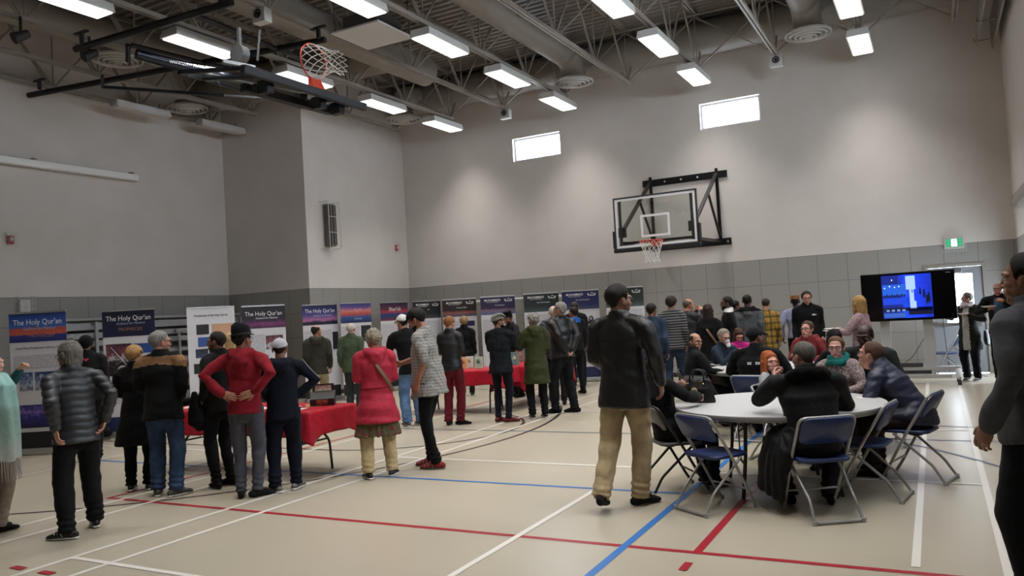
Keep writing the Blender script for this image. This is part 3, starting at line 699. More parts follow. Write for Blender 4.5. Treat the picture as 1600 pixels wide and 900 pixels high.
# ---- head template, metres for a 1.75 m adult, looking along +y, origin between the ears
def _head():
    mb = MB()
    mb.ell((0, -.014, .038), (.074, .094, .082), 24, 16); mb.ell((0, .022, .0), (.064, .068, .075), 20, 12)
    mb.loft([(0, .03, -.01), (0, .034, -.045), (0, .038, -.075), (0, .046, -.098)], [(.06, .056), (.053, .052), (.042, .043), (.026, .028)], 18, rnd=True)
    mb.ell((0, .068, -.094), (.027, .015, .019)); 
    for s in (-1, 1): mb.ell((s*.038, .055, -.02), (.024, .026, .024)); mb.ell((s*.028, .052, -.055), (.022, .028, .026))
    mb.loft([(-.052, .062, .028), (-.03, .082, .033), (0, .086, .03), (.03, .082, .033), (.052, .062, .028)], [(.011, .011)], 10, rnd=True)
    mb.loft([(0, .084, .022), (0, .093, .002), (0, .102, -.018), (0, .104, -.025)], [(.009, .008), (.009, .010), (.0105, .009), (.0105, .007)], 10, rnd=True)
    for s in (-1, 1): mb.ell((s*.011, .094, -.028), (.008, .010, .007))
    mb.ell((0, .078, -.060), (.030, .012, .022))
    mb.loft([(-.022, .082, -.059), (-.008, .0905, -.0555), (.008, .0905, -.0555), (.022, .082, -.059)], [(.0042, .0042)], 8, rnd=True)
    mb.loft([(-.020, .082, -.063), (0, .090, -.066), (.020, .082, -.063)], [(.0048, .0048)], 8, rnd=True)
    for s in (-1, 1):
        mb.ell((s*.077, -.006, -.002), (.008, .019, .031)); mb.ell((s*.083, -.014, .008), (.006, .012, .022))
    mb.loft([(0, -.018, -.03), (0, -.018, -.09), (0, -.020, -.125)], [(.052, .056), (.052, .054), (.050, .050)], 18)
    V, F, N = voxel(mb, .0042, 2)
    for s in (-1, 1):   # eye sockets
        d = V-np.array((s*.031, .085, .010)); w = np.exp(-(d[:, 0]**2/(.017**2)+d[:, 2]**2/(.010**2)))*np.clip((V[:, 1]-.03)/.03, 0, 1); V[:, 1] -= .010*w
    d = V-np.array((0, .095, -.0595)); w = np.exp(-(d[:, 0]**2/(.02**2)+d[:, 2]**2/(.0022**2)))*(V[:, 1] > .06); V[:, 1] -= .004*w   # mouth line
    FC = np.array([V[q].mean(0) for q in F]); mi = np.zeros(len(F), int)
    x, y, z = FC.T
    lips = (np.abs(x) < .021-.6*np.abs(z+.0605)) & (z < -.0525) & (z > -.0695) & (y > .078); mi[lips] = 1
    brow = (np.abs(np.abs(x)-.031) < .019) & (np.abs(z-(.030+.004*np.cos((np.abs(x)-.03)*90))) < .0042) & (y > .06); mi[brow] = 2
    Vl = V.tolist(); Fl = list(F); ml = mi.tolist(); 
    for s in (-1, 1):
        c = np.array((s*.031, .0685, .008)); e = MB(); e.ell((0, 0, 0), .0125, 16, 12); b = len(Vl)
        # turn the poles towards +y so that the iris is round
        ev = [(p[0], p[2], -p[1]) for p in e.v]
        Vl += [(c+np.array(p)).tolist() for p in ev]
        for q in e.f:
            fc = np.mean([ev[i] for i in q], axis=0)
            k = 4 if fc[1] > .0104 else 3
            if fc[2] > .0045 or fc[2] < -.0068: k = 0
            Fl.append(tuple(i+b for i in q)); ml.append(k)
    return np.array(Vl), Fl, np.array(ml), V, F, N
HV, HF, HM, HV0, HF0, HN0 = _head()
HN0 = HN0/np.maximum(1e-9, np.linalg.norm(HN0, axis=1))[:, None]
HTH = np.degrees(np.arctan2(np.abs(HV0[:, 0]), HV0[:, 1]+.01))
def hairline(pts): return np.interp(HTH, [p[0] for p in pts], [p[1] for p in pts])
LINES = {
 'short': [(0, .080), (25, .078), (45, .062), (62, .020), (72, -.012), (82, .012), (100, .022), (115, -.01), (135, -.045), (180, -.06)],
 'bob':   [(0, .066), (25, .055), (45, .035), (60, .0), (75, -.03), (95, -.045), (120, -.06), (180, -.075)],
 'bald':  [(0, .16), (40, .16), (60, .10), (74, .0), (85, .012), (100, .02), (115, -.01), (135, -.045), (180, -.06)],
 'cap':   [(0, .052), (60, .048), (95, .045), (130, .025), (180, .010)],
 'beanie': [(0, .056), (60, .040), (95, .032), (130, -.01), (180, -.03)],
 'fez':   [(0, .075), (90, .070), (180, .055)],
 'beard': None}
def shell(line, thick, soft=.02, lump=0.0, seed=0, topoff=None, zcut=None, nz=30):
    "open shell grown out of the head surface above a line"
    m = HV0[:, 2]-hairline(LINES[line]); m = np.where(HV0[:, 2] < -.085, -1, m)
    if topoff is not None: m = np.minimum(m, topoff-HV0[:, 2]+.35*np.maximum(0, -HV0[:, 1]-.03))
    t = np.clip((m+.004)/soft, 0, 1); t = t*t*(3-2*t)
    rs = np.random.RandomState(seed); k = rs.normal(size=(5, 3))*nz; ph = rs.rand(5)*6
    no = sum(np.sin(HV0@k[i]+ph[i]) for i in range(5))/5
    V = HV0+HN0*((thick*t-.002)*(1+lump*no))[:, None]
    keep = m > -.004; idx = -np.ones(len(V), int); F = [q for q in HF0 if keep[q[0]] and keep[q[1]] and keep[q[2]] and keep[q[-1]]]
    used = sorted({i for q in F for i in q}); idx[used] = np.arange(len(used)); F = [tuple(int(idx[i]) for i in q) for q in F]
    return V[used], F
# ---- right hand template: wrist at origin, fingers along +y, palm facing -z, thumb on -x
def _hand(curl, spread=1.0, thumb=0.0, vox=.0034):
    mb = MB()
    mb.loft([(0, -.05, 0), (0, -.02, 0), (0, .0, 0), (0, .02, 0), (0, .05, -.001), (0, .085, -.001)], [(.026, .020), (.025, .019), (.026, .018), (.034, .017), (.041, .015), (.040, .012)], 16, rnd=True)
    mb.ell((-.026, .03, -.008), (.017, .03, .014))
    for k, (bx, L) in enumerate(((-.030, .074), (-.010, .083), (.011, .077), (.030, .060))):
        p = np.array((bx, .082 if k < 3 else .076, 0)); r = .0085 if k < 3 else .0075; P = [p-np.array((0, .02, 0)), p]; a = 0; sx = (bx*2.2)*spread
        for j, f in enumerate((.45, .32, .23)):
            a += R(curl[j]+k*1.5); p = p+np.array((sx*f*.5, math.cos(a), -math.sin(a)))*L*f; P.append(p)
        mb.loft(P, [r*1.05, r*1.05, r, r*.93, r*.82], 10, rnd=True)
    a = R(thumb); P = [(-.018, .012, -.008), (-.036, .036, -.014), (-.052+.02*math.sin(a), .062, -.020-.018*math.sin(a)), (-.056+.036*math.sin(a), .086, -.026-.03*math.sin(a))]
    mb.loft(P, [.013, .0125, .0105, .0085], 10, rnd=True)
    return voxel(mb, vox, 1)
HANDS = {'relax': _hand((18, 25, 20)), 'flat': _hand((4, 6, 5), 1.3), 'grip': _hand((48, 60, 40), .4, 55), 'hold': _hand((32, 38, 25), .6, 35)}
def wob(V, N, amp, seed, ks=(9, 9, 22)):
    rs = np.random.RandomState(seed); n = np.zeros(len(V))
    for i in range(9):
        k = rs.normal(size=3)*np.array(ks); n += np.sin(V@k+rs.rand()*6+1.2*np.sin(V@(k*.37)+rs.rand()*6))
    n /= 3.0; L = np.maximum(1e-9, np.linalg.norm(N, axis=1)); return V+N/L[:, None]*(amp*n)[:, None]
M_eye = plain('eye white', '#cfc8c0', .3); M_iris = plain('iris', '#2a1c14', .2); M_sock = cloth('black socks', '#1a1a1c'); M_gl = plain('glasses frame', '#221a18', .3)
PCOUNT = [0]
def person(label, pos, face, H=1.75, w=1.0, belly=0.0, sit=False, lean=0, side=0, twist=0, head=(0, 0), skin='#b98a70', lip=None,
           hair=('short', '#3a2c24', .014), hat=None, glasses=False, beard=None, Larm='down', Rarm='down', Lhand='relax', Rhand='relax', legs=None,
           top=None, hem=-.10, flare=1.0, sleeve=1.0, slv_end=1.0, puff=0, hood=False, collar=.0, wr=.006, under=None, pants=None, leg=1.0, boot='sock', shoe=None, skirt=None,
           female=False, cat='person', absf=None, seat=.46, extras=None, group=None, near=None, headfwd=0.0, tspread=None):
    """label and place; face = heading relative to the line of sight (0 away from the camera, 90 to the right, 180 towards it)"""
    PCOUNT[0] += 1; seed = PCOUNT[0]
    s = H/1.75; x, y = pos; dist = math.hypot(x, y)
    hd = (math.degrees(math.atan2(x, y))+face) if absf is None else absf
    vox = .010 if dist < 7.4 else (.012 if dist < 10.5 else .015)
    hipz = .945*s if not sit else seat+.10*s
    wsh = (.175 if not female else .155)*w*s; wh = (.088 if not female else .092)*s
    # torso frame
    la, sa, ta = R(lean), R(side), R(twist)
    z = np.array((math.sin(sa), math.sin(la), math.cos(la)*math.cos(sa))); z = norm(z)
    xx = np.array((math.cos(ta), math.sin(ta), 0)); xx = norm(xx-z*np.dot(xx, z)); yy = np.cross(z, xx)
    T = Fr((0, 0, hipz), xx, yy, z); sh_z = .485*s; nk_z = .560*s
    # head
    zb = norm(z*.6+np.array((0, 0, .4))); hc = T(0, -.005*s, nk_z)+zb*.088*s+yy*(.02+headfwd)*s
    hy, hp = R(head[0]), R(head[1]); f0 = norm(np.array((yy[0], yy[1], 0)))
    f = np.array((f0[0]*math.cos(hy)+f0[1]*math.sin(hy), -f0[0]*math.sin(hy)+f0[1]*math.cos(hy), 0))
    fp = f*math.cos(hp)+np.array((0, 0, math.sin(hp))); rx = norm(np.cross(fp, (0, 0, 1))); up = np.cross(rx, fp)
    HFm = Fr(hc, rx, fp, up); hs = s*(1.0 if not female else .96) if H > 1.45 else .93*min(1, H/1.45+.06)
    # arms
    PRE = {'down': ((.045, .03, -.51), (.15, -1, 0)), 'front': ((-.07, .25, -.30), (.55, -.9, -.5)), 'front_low': ((-.06, .18, -.41), (.5, -1, -.1)),
           'back': ((-.13, -.17, -.46), (.8, -.9, 0)), 'hip': ((-.03, -.13, -.36), (1, -.6, .1)), 'hipside': ((.03, .06, -.43), (.6, -1, 0)), 'pocket': ((.03, .06, -.44), (.7, -1, 0)),
           'cross': ((-.20, .20, -.22), (1, -.3, -.8)), 'face': ((-.10, .24, .06), (.7, -.1, -1)), 'table': ((-.02, .34, -.26), (1, -.4, -.6)),
           'hold': ((-.03, .30, -.20), (.6, -.4, -1)), 'out': ((.10, .42, -.12), (.6, -.4, -1)), 'lap': ((-.04, .26, -.36), (1, -.6, 0)), 'pocketback': ((.04, -.08, -.44), (1, -1, 0)), 'reach': ((.02, .40, -.30), (.6, -.4, -1))}
    arms = {}
    for sd, spec in ((-1, Larm), (1, Rarm)):
        tgt, pole = PRE[spec] if isinstance(spec, str) else spec
        S = T(sd*wsh, -.005*s, sh_z); W = S+T.d(sd*tgt[0]*s, tgt[1]*s, tgt[2]*s)
        E, W = ik(S, W, .285*s, .255*s, T.d(sd*pole[0], pole[1], pole[2])); arms[sd] = (S, E, W)
    # legs
    lg = {}
    if legs is None: legs = ((-.10, .02, 0, 0), (.10, -.02, 0, 0)) if not sit else ((-.10, .42, 0, 0), (.10, .40, 0, 0))
    for sd, L in zip((-1, 1), legs):
        Hj = np.array((sd*wh, 0, hipz-.02*s)); an = np.array((L[0]*s, L[1]*s if not sit else L[1], .085*s+(L[2] if len(L) > 2 else 0)))
        pole = (sd*.15, 1, 0) if not sit else (sd*(.25 if tspread is None else tspread), .4, 1)
        K, A = ik(Hj, an, .435*s, .42*s, pole); lg[sd] = (Hj, K, A, R(L[3] if len(L) > 3 else 0))
    # ---------------- body: skin
    mb = MB()
    mb.loft([T(0, 0, .0), T(0, 0, .1*s), T(0, 0, .3*s), T(0, 0, .37*s), T(0, 0, .44*s)], [(.12*w*s, .08*s), (.11*w*s, .075*s), (.12*w*s, .08*s), (.09*w*s, .06*s), (.05*s, .045*s)], 14, ref=xx, rnd=True)
    mb.loft([T(0, .005*s, .44*s), T(0, .0, .52*s), hc-zb*.07*s-fp*.02*s], [.062*s, .057*s, .053*s], 12)
    for sd in (-1, 1):
        S, E, W = arms[sd]; k = s*(.92 if female else 1.0)*(H/1.75)**.3
        S3 = T(sd*(wsh-.045*s), -.005*s, sh_z-.06*s); mb.loft([S3, S*.7+E*.3, S*.5+E*.5, E, E*.5+W*.5, W], [.030*k, .036*k, .038*k, .036*k, .034*k, .025*k], 10, rnd=True)
        Hj, K, A, fa = lg[sd]; mb.loft([Hj, Hj*.5+K*.5, K, K*.55+A*.45, A], [.075*s, .065*s, .05*s, .048*s, .036*s], 10, rnd=True)
    BV, BF, BN = voxel(mb, .014, 3)
    body = MB(); body.arrays(BV, BF, np.zeros(len(BF), int))
    body.arrays(HV, HF, HM, HFm.M(hs))
    for sd, hk in ((-1, Lhand), (1, Rhand)):
        if hk is None: continue
        S, E, W = arms[sd]; hk2 = hk if isinstance(hk, tuple) else (hk, None, None); kind, hdir, pn = hk2
        ft = norm(W-E) if hdir is None else norm(T.d(sd*hdir[0], hdir[1], hdir[2]))
        pnv = T.d(-sd, 0, 0) if pn is None else T.d(sd*pn[0], pn[1], pn[2])
        zz = -norm(pnv-ft*np.dot(pnv, ft)); xh = np.cross(ft, zz)
        Vh, Fh, _ = HANDS[kind]; V = Vh.copy(); Fq = Fh
        if sd < 0: V[:, 0] *= -1; Fq = [tuple(reversed(q)) for q in Fh]
        fr = Fr(W, xh, ft, zz); body.arrays(V, Fq, np.zeros(len(Fq), int), fr.M(s*(.93 if female else 1.0)))
    ms = skinmat(skin); sc = lin(skin); lm = plain('lips', lip or '#935c4e', .5) if lip is None else plain('lips', lip, .5)
    hcol = hair[1] if hair else '#5a4a40'
    root = body.build('person', [ms, lm, plain('eyebrow', hcol if hcol != '#d8d5d0' else '#a8a39c', .8), M_eye, M_iris])
    root.location = (x, y, 0); root.rotation_euler = (0, 0, -R(hd)); tag(root, label, cat, group)
    # ---------------- trousers
    if pants is not None:
        mb = MB(); k = leg
        mb.loft([T(0, 0, .05*s), T(0, 0, .02*s), (0, 0, hipz-.03*s), (0, 0, hipz-.10*s)], [(.15*w*s, (.095+belly*.4)*s), (.16*w*s, .11*s), (.165*w*s, .12*s), (.13*w*s, .10*s)], 18, ref=(1, 0, 0), rnd=True) if not sit else \
            mb.loft([T(0, 0, .04*s), T(0, 0, .0), (0, .02, hipz-.04*s)], [(.16*w*s, .11*s), (.17*w*s, .13*s), (.16*w*s, .13*s)], 18, ref=(1, 0, 0), rnd=True)
        for sd in (-1, 1):
            Hj, K, A, fa = lg[sd]; A2 = A-norm(A-K)*.02*s+np.array((0, 0, -.0))
            mb.loft([Hj, Hj*.6+K*.4, K, K*.5+A2*.5, A2, A2+norm(A2-K)*.045*s], [.098*s*w**.5, .088*s*k**.5, .068*s*k, .062*s*k, .058*s*k, .060*s*k], 14, rnd=False)
        V, F, N = voxel(mb, vox, 4); V = wob(V, N, .005, seed, (8, 8, 26))
        low = np.exp(-((V[:, 2]-.13*s)/.09)**2); L = np.linalg.norm(N, axis=1)[:, None]; V += N/L*(low*.006*np.sin(V[:, 2]*115+V[:, 0]*20+seed))[:, None]
        obj_arrays('trousers', V, F, 0, pants, root)
    for sd in (-1, 1):  # feet
        Hj, K, A, fa = lg[sd]; c, sn = math.cos(fa*-sd if False else fa), math.sin(fa)
        fy = np.array((sn, c, 0)); drop = A[2]-.085*s; tip = -min(.9, drop*4.0)
        fyy = norm(fy+np.array((0, 0, tip))); ux = norm(np.cross(fyy, (0, 0, 1))); uz = np.cross(ux, fyy); F0 = Fr(A-uz*.085*s, ux, fyy, uz); q = s*(.93 if female else 1.0)
        mb = MB()
        big = 1.12 if boot != 'sock' else 1.0
        mb.loft([F0(0, -.075*q, .040*q), F0(0, -.05*q, .042*q), F0(0, 0, .048*q), F0(0, .06*q, .042*q), F0(0, .12*q, .030*q), F0(0, .17*q, .022*q)],
                [(.026*q*big, .034*q), (.034*q*big, .042*q), (.036*q*big, .046*q), (.042*q*big, .038*q), (.046*q*big, .028*q), (.034*q*big, .019*q)], 14, ref=ux, rnd=True)
        mb.loft([F0(0, -.01*q, .05*q), A, A+norm(K-A)*.07*s], [.042*q, .040*q, .042*q], 12)
        V, F, N = voxel(mb, .008, 3)
        V[:, 2] = np.maximum(V[:, 2], .003) if drop < .01 else V[:, 2]
        o = obj_arrays('shoe' if boot != 'sock' else 'sock', V, F, 0, shoe or M_sock, root)
        if boot == 'sneaker':
            mb = MB(); mb.loft([F0(0, -.09*q, .012), F0(0, 0, .012), F0(0, .1*q, .012), F0(0, .185*q, .012)], [(.03, .012), (.04, .012), (.05, .012), (.03, .010)], 12, ref=ux, rnd=True)
            for k in range(3): mb.loft([F0(-.035*q, (.02+.03*k)*q, .03*q), F0(-.04*q, (.035+.03*k)*q, .055*q), F0(0, (.05+.03*k)*q, .082*q-.008*k), F0(.04*q, (.035+.03*k)*q, .055*q)], [.006], 6)
            mb.build('sole_and_stripes', plain('white rubber', '#c9c6c0', .5), o)
        if boot == 'sandal':
            mb = MB(); mb.loft([F0(0, -.09*q, .010), F0(0, 0, .010), F0(0, .1*q, .010), F0(0, .19*q, .010)], [(.03, .010), (.04, .010), (.05, .010), (.03, .008)], 12, ref=ux, rnd=True)
            for k in (0, 1, 2): mb.loft([F0(-.047*q, (.03+.045*k)*q, .02*q), F0(-.03*q, (.03+.045*k)*q, (.072-.013*k)*q), F0(.0, (.03+.045*k)*q, (.09-.016*k)*q), F0(.03*q, (.03+.045*k)*q, (.072-.013*k)*q), F0(.047*q, (.03+.045*k)*q, .02*q)], [(.004, .014)], 6, ref=F0.y)
            mb.build('sandal_straps', plain('sandal grey', '#6b6460', .6), o)
    # ---------------- upper garment
    if top is not None:
        mb = MB(); B = belly*s; tw = w*s
        secs = []
        if hem < 0:
            n = max(1, int(-hem/.12))
            for i in range(n, 0, -1):
                hh = hem*i/n; fl = 1+(flare-1)*(-hh/max(.15, -hem))
                c = (T(0, 0, 0)+np.array((0, -.008*s+lean*.0006, hh*s))) if not sit else T(0, 0, 0)+np.array((0, .01, -.055*s))
                secs.append((c, (.186*tw*fl*(.95 if female else 1), (.142*s+B*.9)*fl)))
                if sit: break
        ff = .93 if female else 1.0
        secs += [(T(0, B*.3, .0), (.178*tw*(1.03 if female else .98), .138*s+B)), (T(0, B*.4, .12*s), (.164*tw*ff, .128*s+B)), (T(0, B*.2, .24*s), (.168*tw*ff, .125*s+B*.6)),
                 (T(0, 0, .35*s), (.192*tw*ff, .132*s+B*.2+(.012 if female else 0))), (T(0, -.005*s, .42*s), (.165*tw, .115*s)), (T(0, -.01*s, .475*s), (.138*tw, .096*s)), (T(0, -.012*s, .515*s), (.100*tw, .082*s)), (T(0, -.012*s, .545*s), (.072*s, .072*s)), (T(0, -.012*s, .565*s), (.064*s, .064*s))]
        mb.loft([a for a, b in secs], [b for a, b in secs], 22, ref=xx)
        sl = sleeve*s
        for sd in (-1, 1):
            S, E, W = arms[sd]; end = E+(W-E)*slv_end*.97 if slv_end <= 1 else W
            S2 = S*.86+E*.14; P = [T(sd*(wsh-.075*s), -.005*s, sh_z-.03*s), T(sd*(wsh-.02*s), -.005*s, sh_z-.022*s), S2-T.d(0, 0, .012*s), S*.5+E*.5, E]; rr = [.060*s, .064*s*min(sleeve, 1.12), .066*sl, .058*sl, .052*sl]
            if slv_end > 0: P += [E*.5+end*.5, end]; rr += [.048*sl, .042*sl]
            mb.loft(P, rr, 14, rnd=True)
        mb.loft([T(-wsh*1.0, -.006*s, sh_z-.02*s), T(-wsh*.55, -.008*s, sh_z-.005*s), T(0, -.012*s, sh_z+.01*s), T(wsh*.55, -.008*s, sh_z-.005*s), T(wsh*1.0, -.006*s, sh_z-.02*s)], [(.058*s, .058*s), (.070*s, .066*s), (.076*s, .072*s), (.070*s, .066*s), (.058*s, .058*s)], 14, ref=yy, rnd=True)
        if sit and hem < -.15:   # coat skirt lying over the thighs and hanging at the back
            mb.loft([T(0, -.02, .06*s), (0, .05, hipz+.03), (0, .26, hipz+.02)], [(.19*tw, .12*s), (.20*tw, .11*s), (.19*tw, .085*s)], 16, ref=(1, 0, 0), rnd=True)
        if hood:
            mb.loft([T(.085*s, .03*s, .53*s), T(.105*s, -.045*s, .535*s), T(.055*s, -.105*s, .50*s), T(0, -.125*s, .47*s), T(-.055*s, -.105*s, .50*s), T(-.105*s, -.045*s, .535*s), T(-.085*s, .03*s, .53*s)], [.030*s, .040*s, .050*s, .058*s, .050*s, .040*s, .030*s], 12, rnd=True)
            mb.loft([T(0, -.105*s, .52*s), T(0, -.135*s, .42*s), T(0, -.12*s, .36*s)], [(.09*s, .045*s), (.085*s, .045*s), (.03*s, .02*s)], 12, ref=xx, rnd=True)
        if collar: mb.loft([T(0, -.01*s, .50*s), T(0, -.012*s, .545*s), T(0, -.008*s, (.56+collar)*s)], [(.100*s, .092*s), (.084*s, .086*s), (.078*s, .084*s)], 16, ref=xx)
        V, F, N = voxel(mb, vox, 6)
        if puff:
            d = (V-T.o)@T.z; q = np.abs(np.sin(math.pi*(d+.008*np.sin(V[:, 0]*11+1)+.004*np.sin(V[:, 0]*37))/.062)); L = np.linalg.norm(N, axis=1)[:, None]; V = V+N/L*((q**.55-.75)*puff)[:, None]
        V = wob(V, N, wr, seed+50)
        mats = top if isinstance(top, (list, tuple)) else [top]; mi = 0
        nm = 'jacket'
        if isinstance(under, str): nm = under
        if len(mats) > 1:
            FC = np.array([V[q].mean(0) for q in F]); d = (FC-T.o)@T.z/s; lx = (FC-T.o)@T.x/s; ly = (FC-T.o)@T.y/s
            mi = mats[1](d, lx, ly).astype(int); mats = [mats[0]]+list(mats[2:])
        obj_arrays(nm, V, F, mi, mats, root)
    if skirt is not None:
        z0, z1, m, fl = skirt; mb = MB(); n = 5; P = []; rr = []
        for i in range(n+1):
            f_ = i/n; P.append((0, 0, hipz+(z0+(z1-z0)*f_)*s)); rr.append((.175*w*s*(1+fl*f_), .13*s*(1+fl*f_)))
        mb.loft(P, rr, 24, ref=(1, 0, 0)); V, F, N = voxel(mb, .012, 2); a = np.arctan2(V[:, 1], V[:, 0]); V += N/np.linalg.norm(N, axis=1)[:, None]*(.007*np.sin(a*17))[:, None]
        obj_arrays('skirt', V, F, 0, m, root)
    # ---------------- hair and hats
    Mh = HFm.M(hs); toW = lambda V: V@Mh[:3, :3].T+Mh[:3, 3]; P3 = lambda a, b, c: HFm(a*hs, b*hs, c*hs)
    if hair:
        style, col, th = hair[:3]; hm = hairmat('hair', col, hair[3] if len(hair) > 3 else None)
        line = {'short': 'short', 'bald': 'bald', 'bob': 'bob', 'long': 'bob', 'curly': 'bob', 'bun': 'bob', 'grey_short': 'short'}[style]
        V, F = shell(line, th*.88, .042 if style != 'bald' else .022, .30 if style in ('short', 'bald') else .2, seed, nz=45, topoff=.088 if style == 'bald' else None)
        hb = MB(); hb.arrays(toW(V), F, np.zeros(len(F), int))
        if style == 'curly':
            mb = MB(); rs = random.Random(seed)
            for i in range(70):
                th_, ph = rs.uniform(-2.4, 2.4), rs.uniform(-.5, 1.4); v = np.array((math.sin(th_)*math.cos(ph)*.088, -math.cos(th_)*math.cos(ph)*.105-.012, math.sin(ph)*.092+.038))
                if v[1] > .05 and v[2] < .08: continue
                if v[2] < -.06: continue
                mb.ell(v, rs.uniform(.016, .026), 8, 6)
            V, F, N = voxel(mb, .007, 2); hb.arrays(toW(V), F, np.zeros(len(F), int))
        if style in ('bob', 'long'):
            mb = MB(); zl = -.085 if style == 'bob' else (hair[4] if len(hair) > 4 else -.25)
            rr = 1.0+th*4
            ys = -.028; 
            lev = np.linspace(.06, zl, 6); P = [(0, ys-.004*i, q) for i, q in enumerate(lev)]; rad = [(.080*rr, .078*rr)]*2+[(.084*rr, .070*rr), (.085*rr, .062*rr), (.082*rr, .052*rr), (.070*rr, .040*rr)]
            mb.loft(P, rad, 20, ref=(1, 0, 0), rnd=True)
            V, F, N = voxel(mb, .007, 3)
            L = np.maximum(1e-9, np.linalg.norm(N, axis=1))[:, None]; a = np.arctan2(V[:, 0], -V[:, 1]); V = V+N/L*(.0028*np.sin(a*26+V[:, 2]*9)+.002*np.sin(a*47))[:, None]
            hb.arrays(toW(V), F, np.zeros(len(F), int))
            if style == 'long' and female:
                mb = MB()
                for sd in (-1, 1): mb.loft([(sd*.062, .030, .055), (sd*.078, .028, .0), (sd*.080, .022, -.07), (sd*.074, .035, zl*.6), (sd*.066, .045, zl*.85)], [(.012, .02), (.016, .030), (.020, .034), (.024, .032), (.012, .02)], 12, ref=(1, 0, 0), rnd=True)
                V, F, N = voxel(mb, .007, 2); hb.arrays(toW(V), F, np.zeros(len(F), int))
        hb.build('hair', hm, root)
    if beard:
        ln = HV0; m = np.minimum.reduce([.012-np.abs(HV0[:, 2]+.078)*.32, HV0[:, 1]-.012, -.038-HV0[:, 2]+.0*HV0[:, 0]]); lp = (np.abs(HV0[:, 0]) < .024) & (np.abs(HV0[:, 2]+.0605) < .010); m = np.where(lp, -1, m)
        m = np.where(HV0[:, 2] < -.125, -1, m); V = HV0+HN0*(.005*np.clip(m/.006, 0, 1)-.001)[:, None]; F = [q for q in HF0 if all(m[i] > -.001 for i in q)]
        us = sorted({i for q in F for i in q}); idx = -np.ones(len(V), int); idx[us] = np.arange(len(us)); b = MB(); b.arrays(toW(V[us]), [tuple(int(idx[i]) for i in q) for q in F], np.zeros(len(F), int)); b.build('beard', hairmat('hair', beard), root)
    if hat:
        kind, m = hat[0], hat[1]
        line = {'cap': 'cap', 'beanie': 'beanie', 'flat': 'cap', 'fez': 'fez', 'kufi': 'fez', 'brim': 'cap', 'whitecap': 'cap'}[kind]
        V, F = shell(line, .021 if kind != 'beanie' else .024, .012); hb = MB(); hb.arrays(toW(V), F, np.zeros(len(F), int))
        if kind in ('cap',):
            hb.loft([P3(0, .075, .058), P3(0, .11, .052), P3(0, .145, .042), P3(0, .165, .034)], [(.074*hs, .006*hs), (.078*hs, .006*hs), (.066*hs, .005*hs), (.035*hs, .004*hs)], 14, ref=HFm.x, rnd=False)
            hb.ell(P3(0, -.012, .143), .008)
        if kind == 'flat':
            hb.loft([P3(0, -.10, .075), P3(0, -.05, .115), P3(0, .03, .122), P3(0, .09, .095), P3(0, .125, .066)], [(.06*hs, .02*hs), (.088*hs, .030*hs), (.09*hs, .030*hs), (.075*hs, .022*hs), (.045*hs, .008*hs)], 16, ref=HFm.x, rnd=True)
        if kind in ('fez', 'kufi'):
            hgt = .165 if kind == 'fez' else .135
            hb.loft([P3(0, -.012, .060), P3(0, -.012, .10), P3(0, -.012, hgt)], [(.083*hs, .102*hs), (.082*hs, .100*hs), (.074*hs, .086*hs)], 22, ref=HFm.x)
        if kind == 'brim':
            hb.loft([P3(0, -.012, .055), P3(0, -.02, .11), P3(0, -.025, .155), P3(0, -.02, .17)], [(.088*hs, .108*hs), (.088*hs, .105*hs), (.082*hs, .094*hs), (.05*hs, .06*hs)], 22, ref=HFm.x)
            hb.loft([P3(0, -.008, .050), P3(0, -.008, .060)], [(.112*hs, .138*hs), (.108*hs, .134*hs)], 24, ref=HFm.x)
        h_ = hb.build('hat', m, root)
        if len(hat) > 2:
            bb = MB(); bb.loft([P3(0, -.012, .062), P3(0, -.014, .082)], [(.0905*hs, .1105*hs), (.0905*hs, .1085*hs)], 24, ref=HFm.x); bb.build('hat_band', hat[2], h_)
    if glasses:
        gm = MB()
        for sd in (-1, 1):
            pts = [P3(sd*.032+math.cos(a)*.021, .094-abs(math.cos(a))*0, .007+math.sin(a)*.015) for a in np.linspace(0, 2*math.pi, 16, endpoint=False)]
            gm.loft(pts, [.0018*hs], 5, closed=True, ref=HFm.y)
            gm.loft([P3(sd*.053, .092, .012), P3(sd*.074, .07, .012), P3(sd*.080, .0, .010), P3(sd*.080, -.012, .0)], [.0018*hs], 5)
        gm.loft([P3(-.011, .095, .010), P3(0, .099, .012), P3(.011, .095, .010)], [.0018*hs], 5)
        gm.build('glasses', M_gl, root)
    info = dict(root=root, T=T, arms=arms, head=HFm, hs=hs, s=s, legs=lg, hd=hd, hipz=hipz)
    return info
def scarf(P, m, drop=0):
    T, s = P['T'], P['s']; mb = MB(); pts = [T(math.sin(a)*.085*s, -.005*s+math.cos(a)*.085*s, (.545+.015*math.sin(2*a))*s) for a in np.linspace(0, 2*math.pi, 20, endpoint=False)]
    mb.loft(pts, [(.036*s, .030*s)], 10, closed=True, ref=T.z)
    mb.loft([T(math.sin(a)*.10*s, .01*s+math.cos(a)*.10*s, (.51+.01*math.cos(3*a))*s) for a in np.linspace(0, 2*math.pi, 20, endpoint=False)], [(.030*s, .028*s)], 10, closed=True, ref=T.z)
    if drop: mb.loft([T(.03*s, .11*s, .50*s), T(.035*s, .165*s, .38*s), T(.03*s, .165*s, (.5-drop)*s)], [(.035*s, .018*s)], 10, ref=T.x, rnd=True)
    V, F, N = voxel(mb, .010, 2); V = wob(V, N, .006, 5, (30, 30, 60)); return obj_arrays('scarf', V, F, 0, m, P['root'])
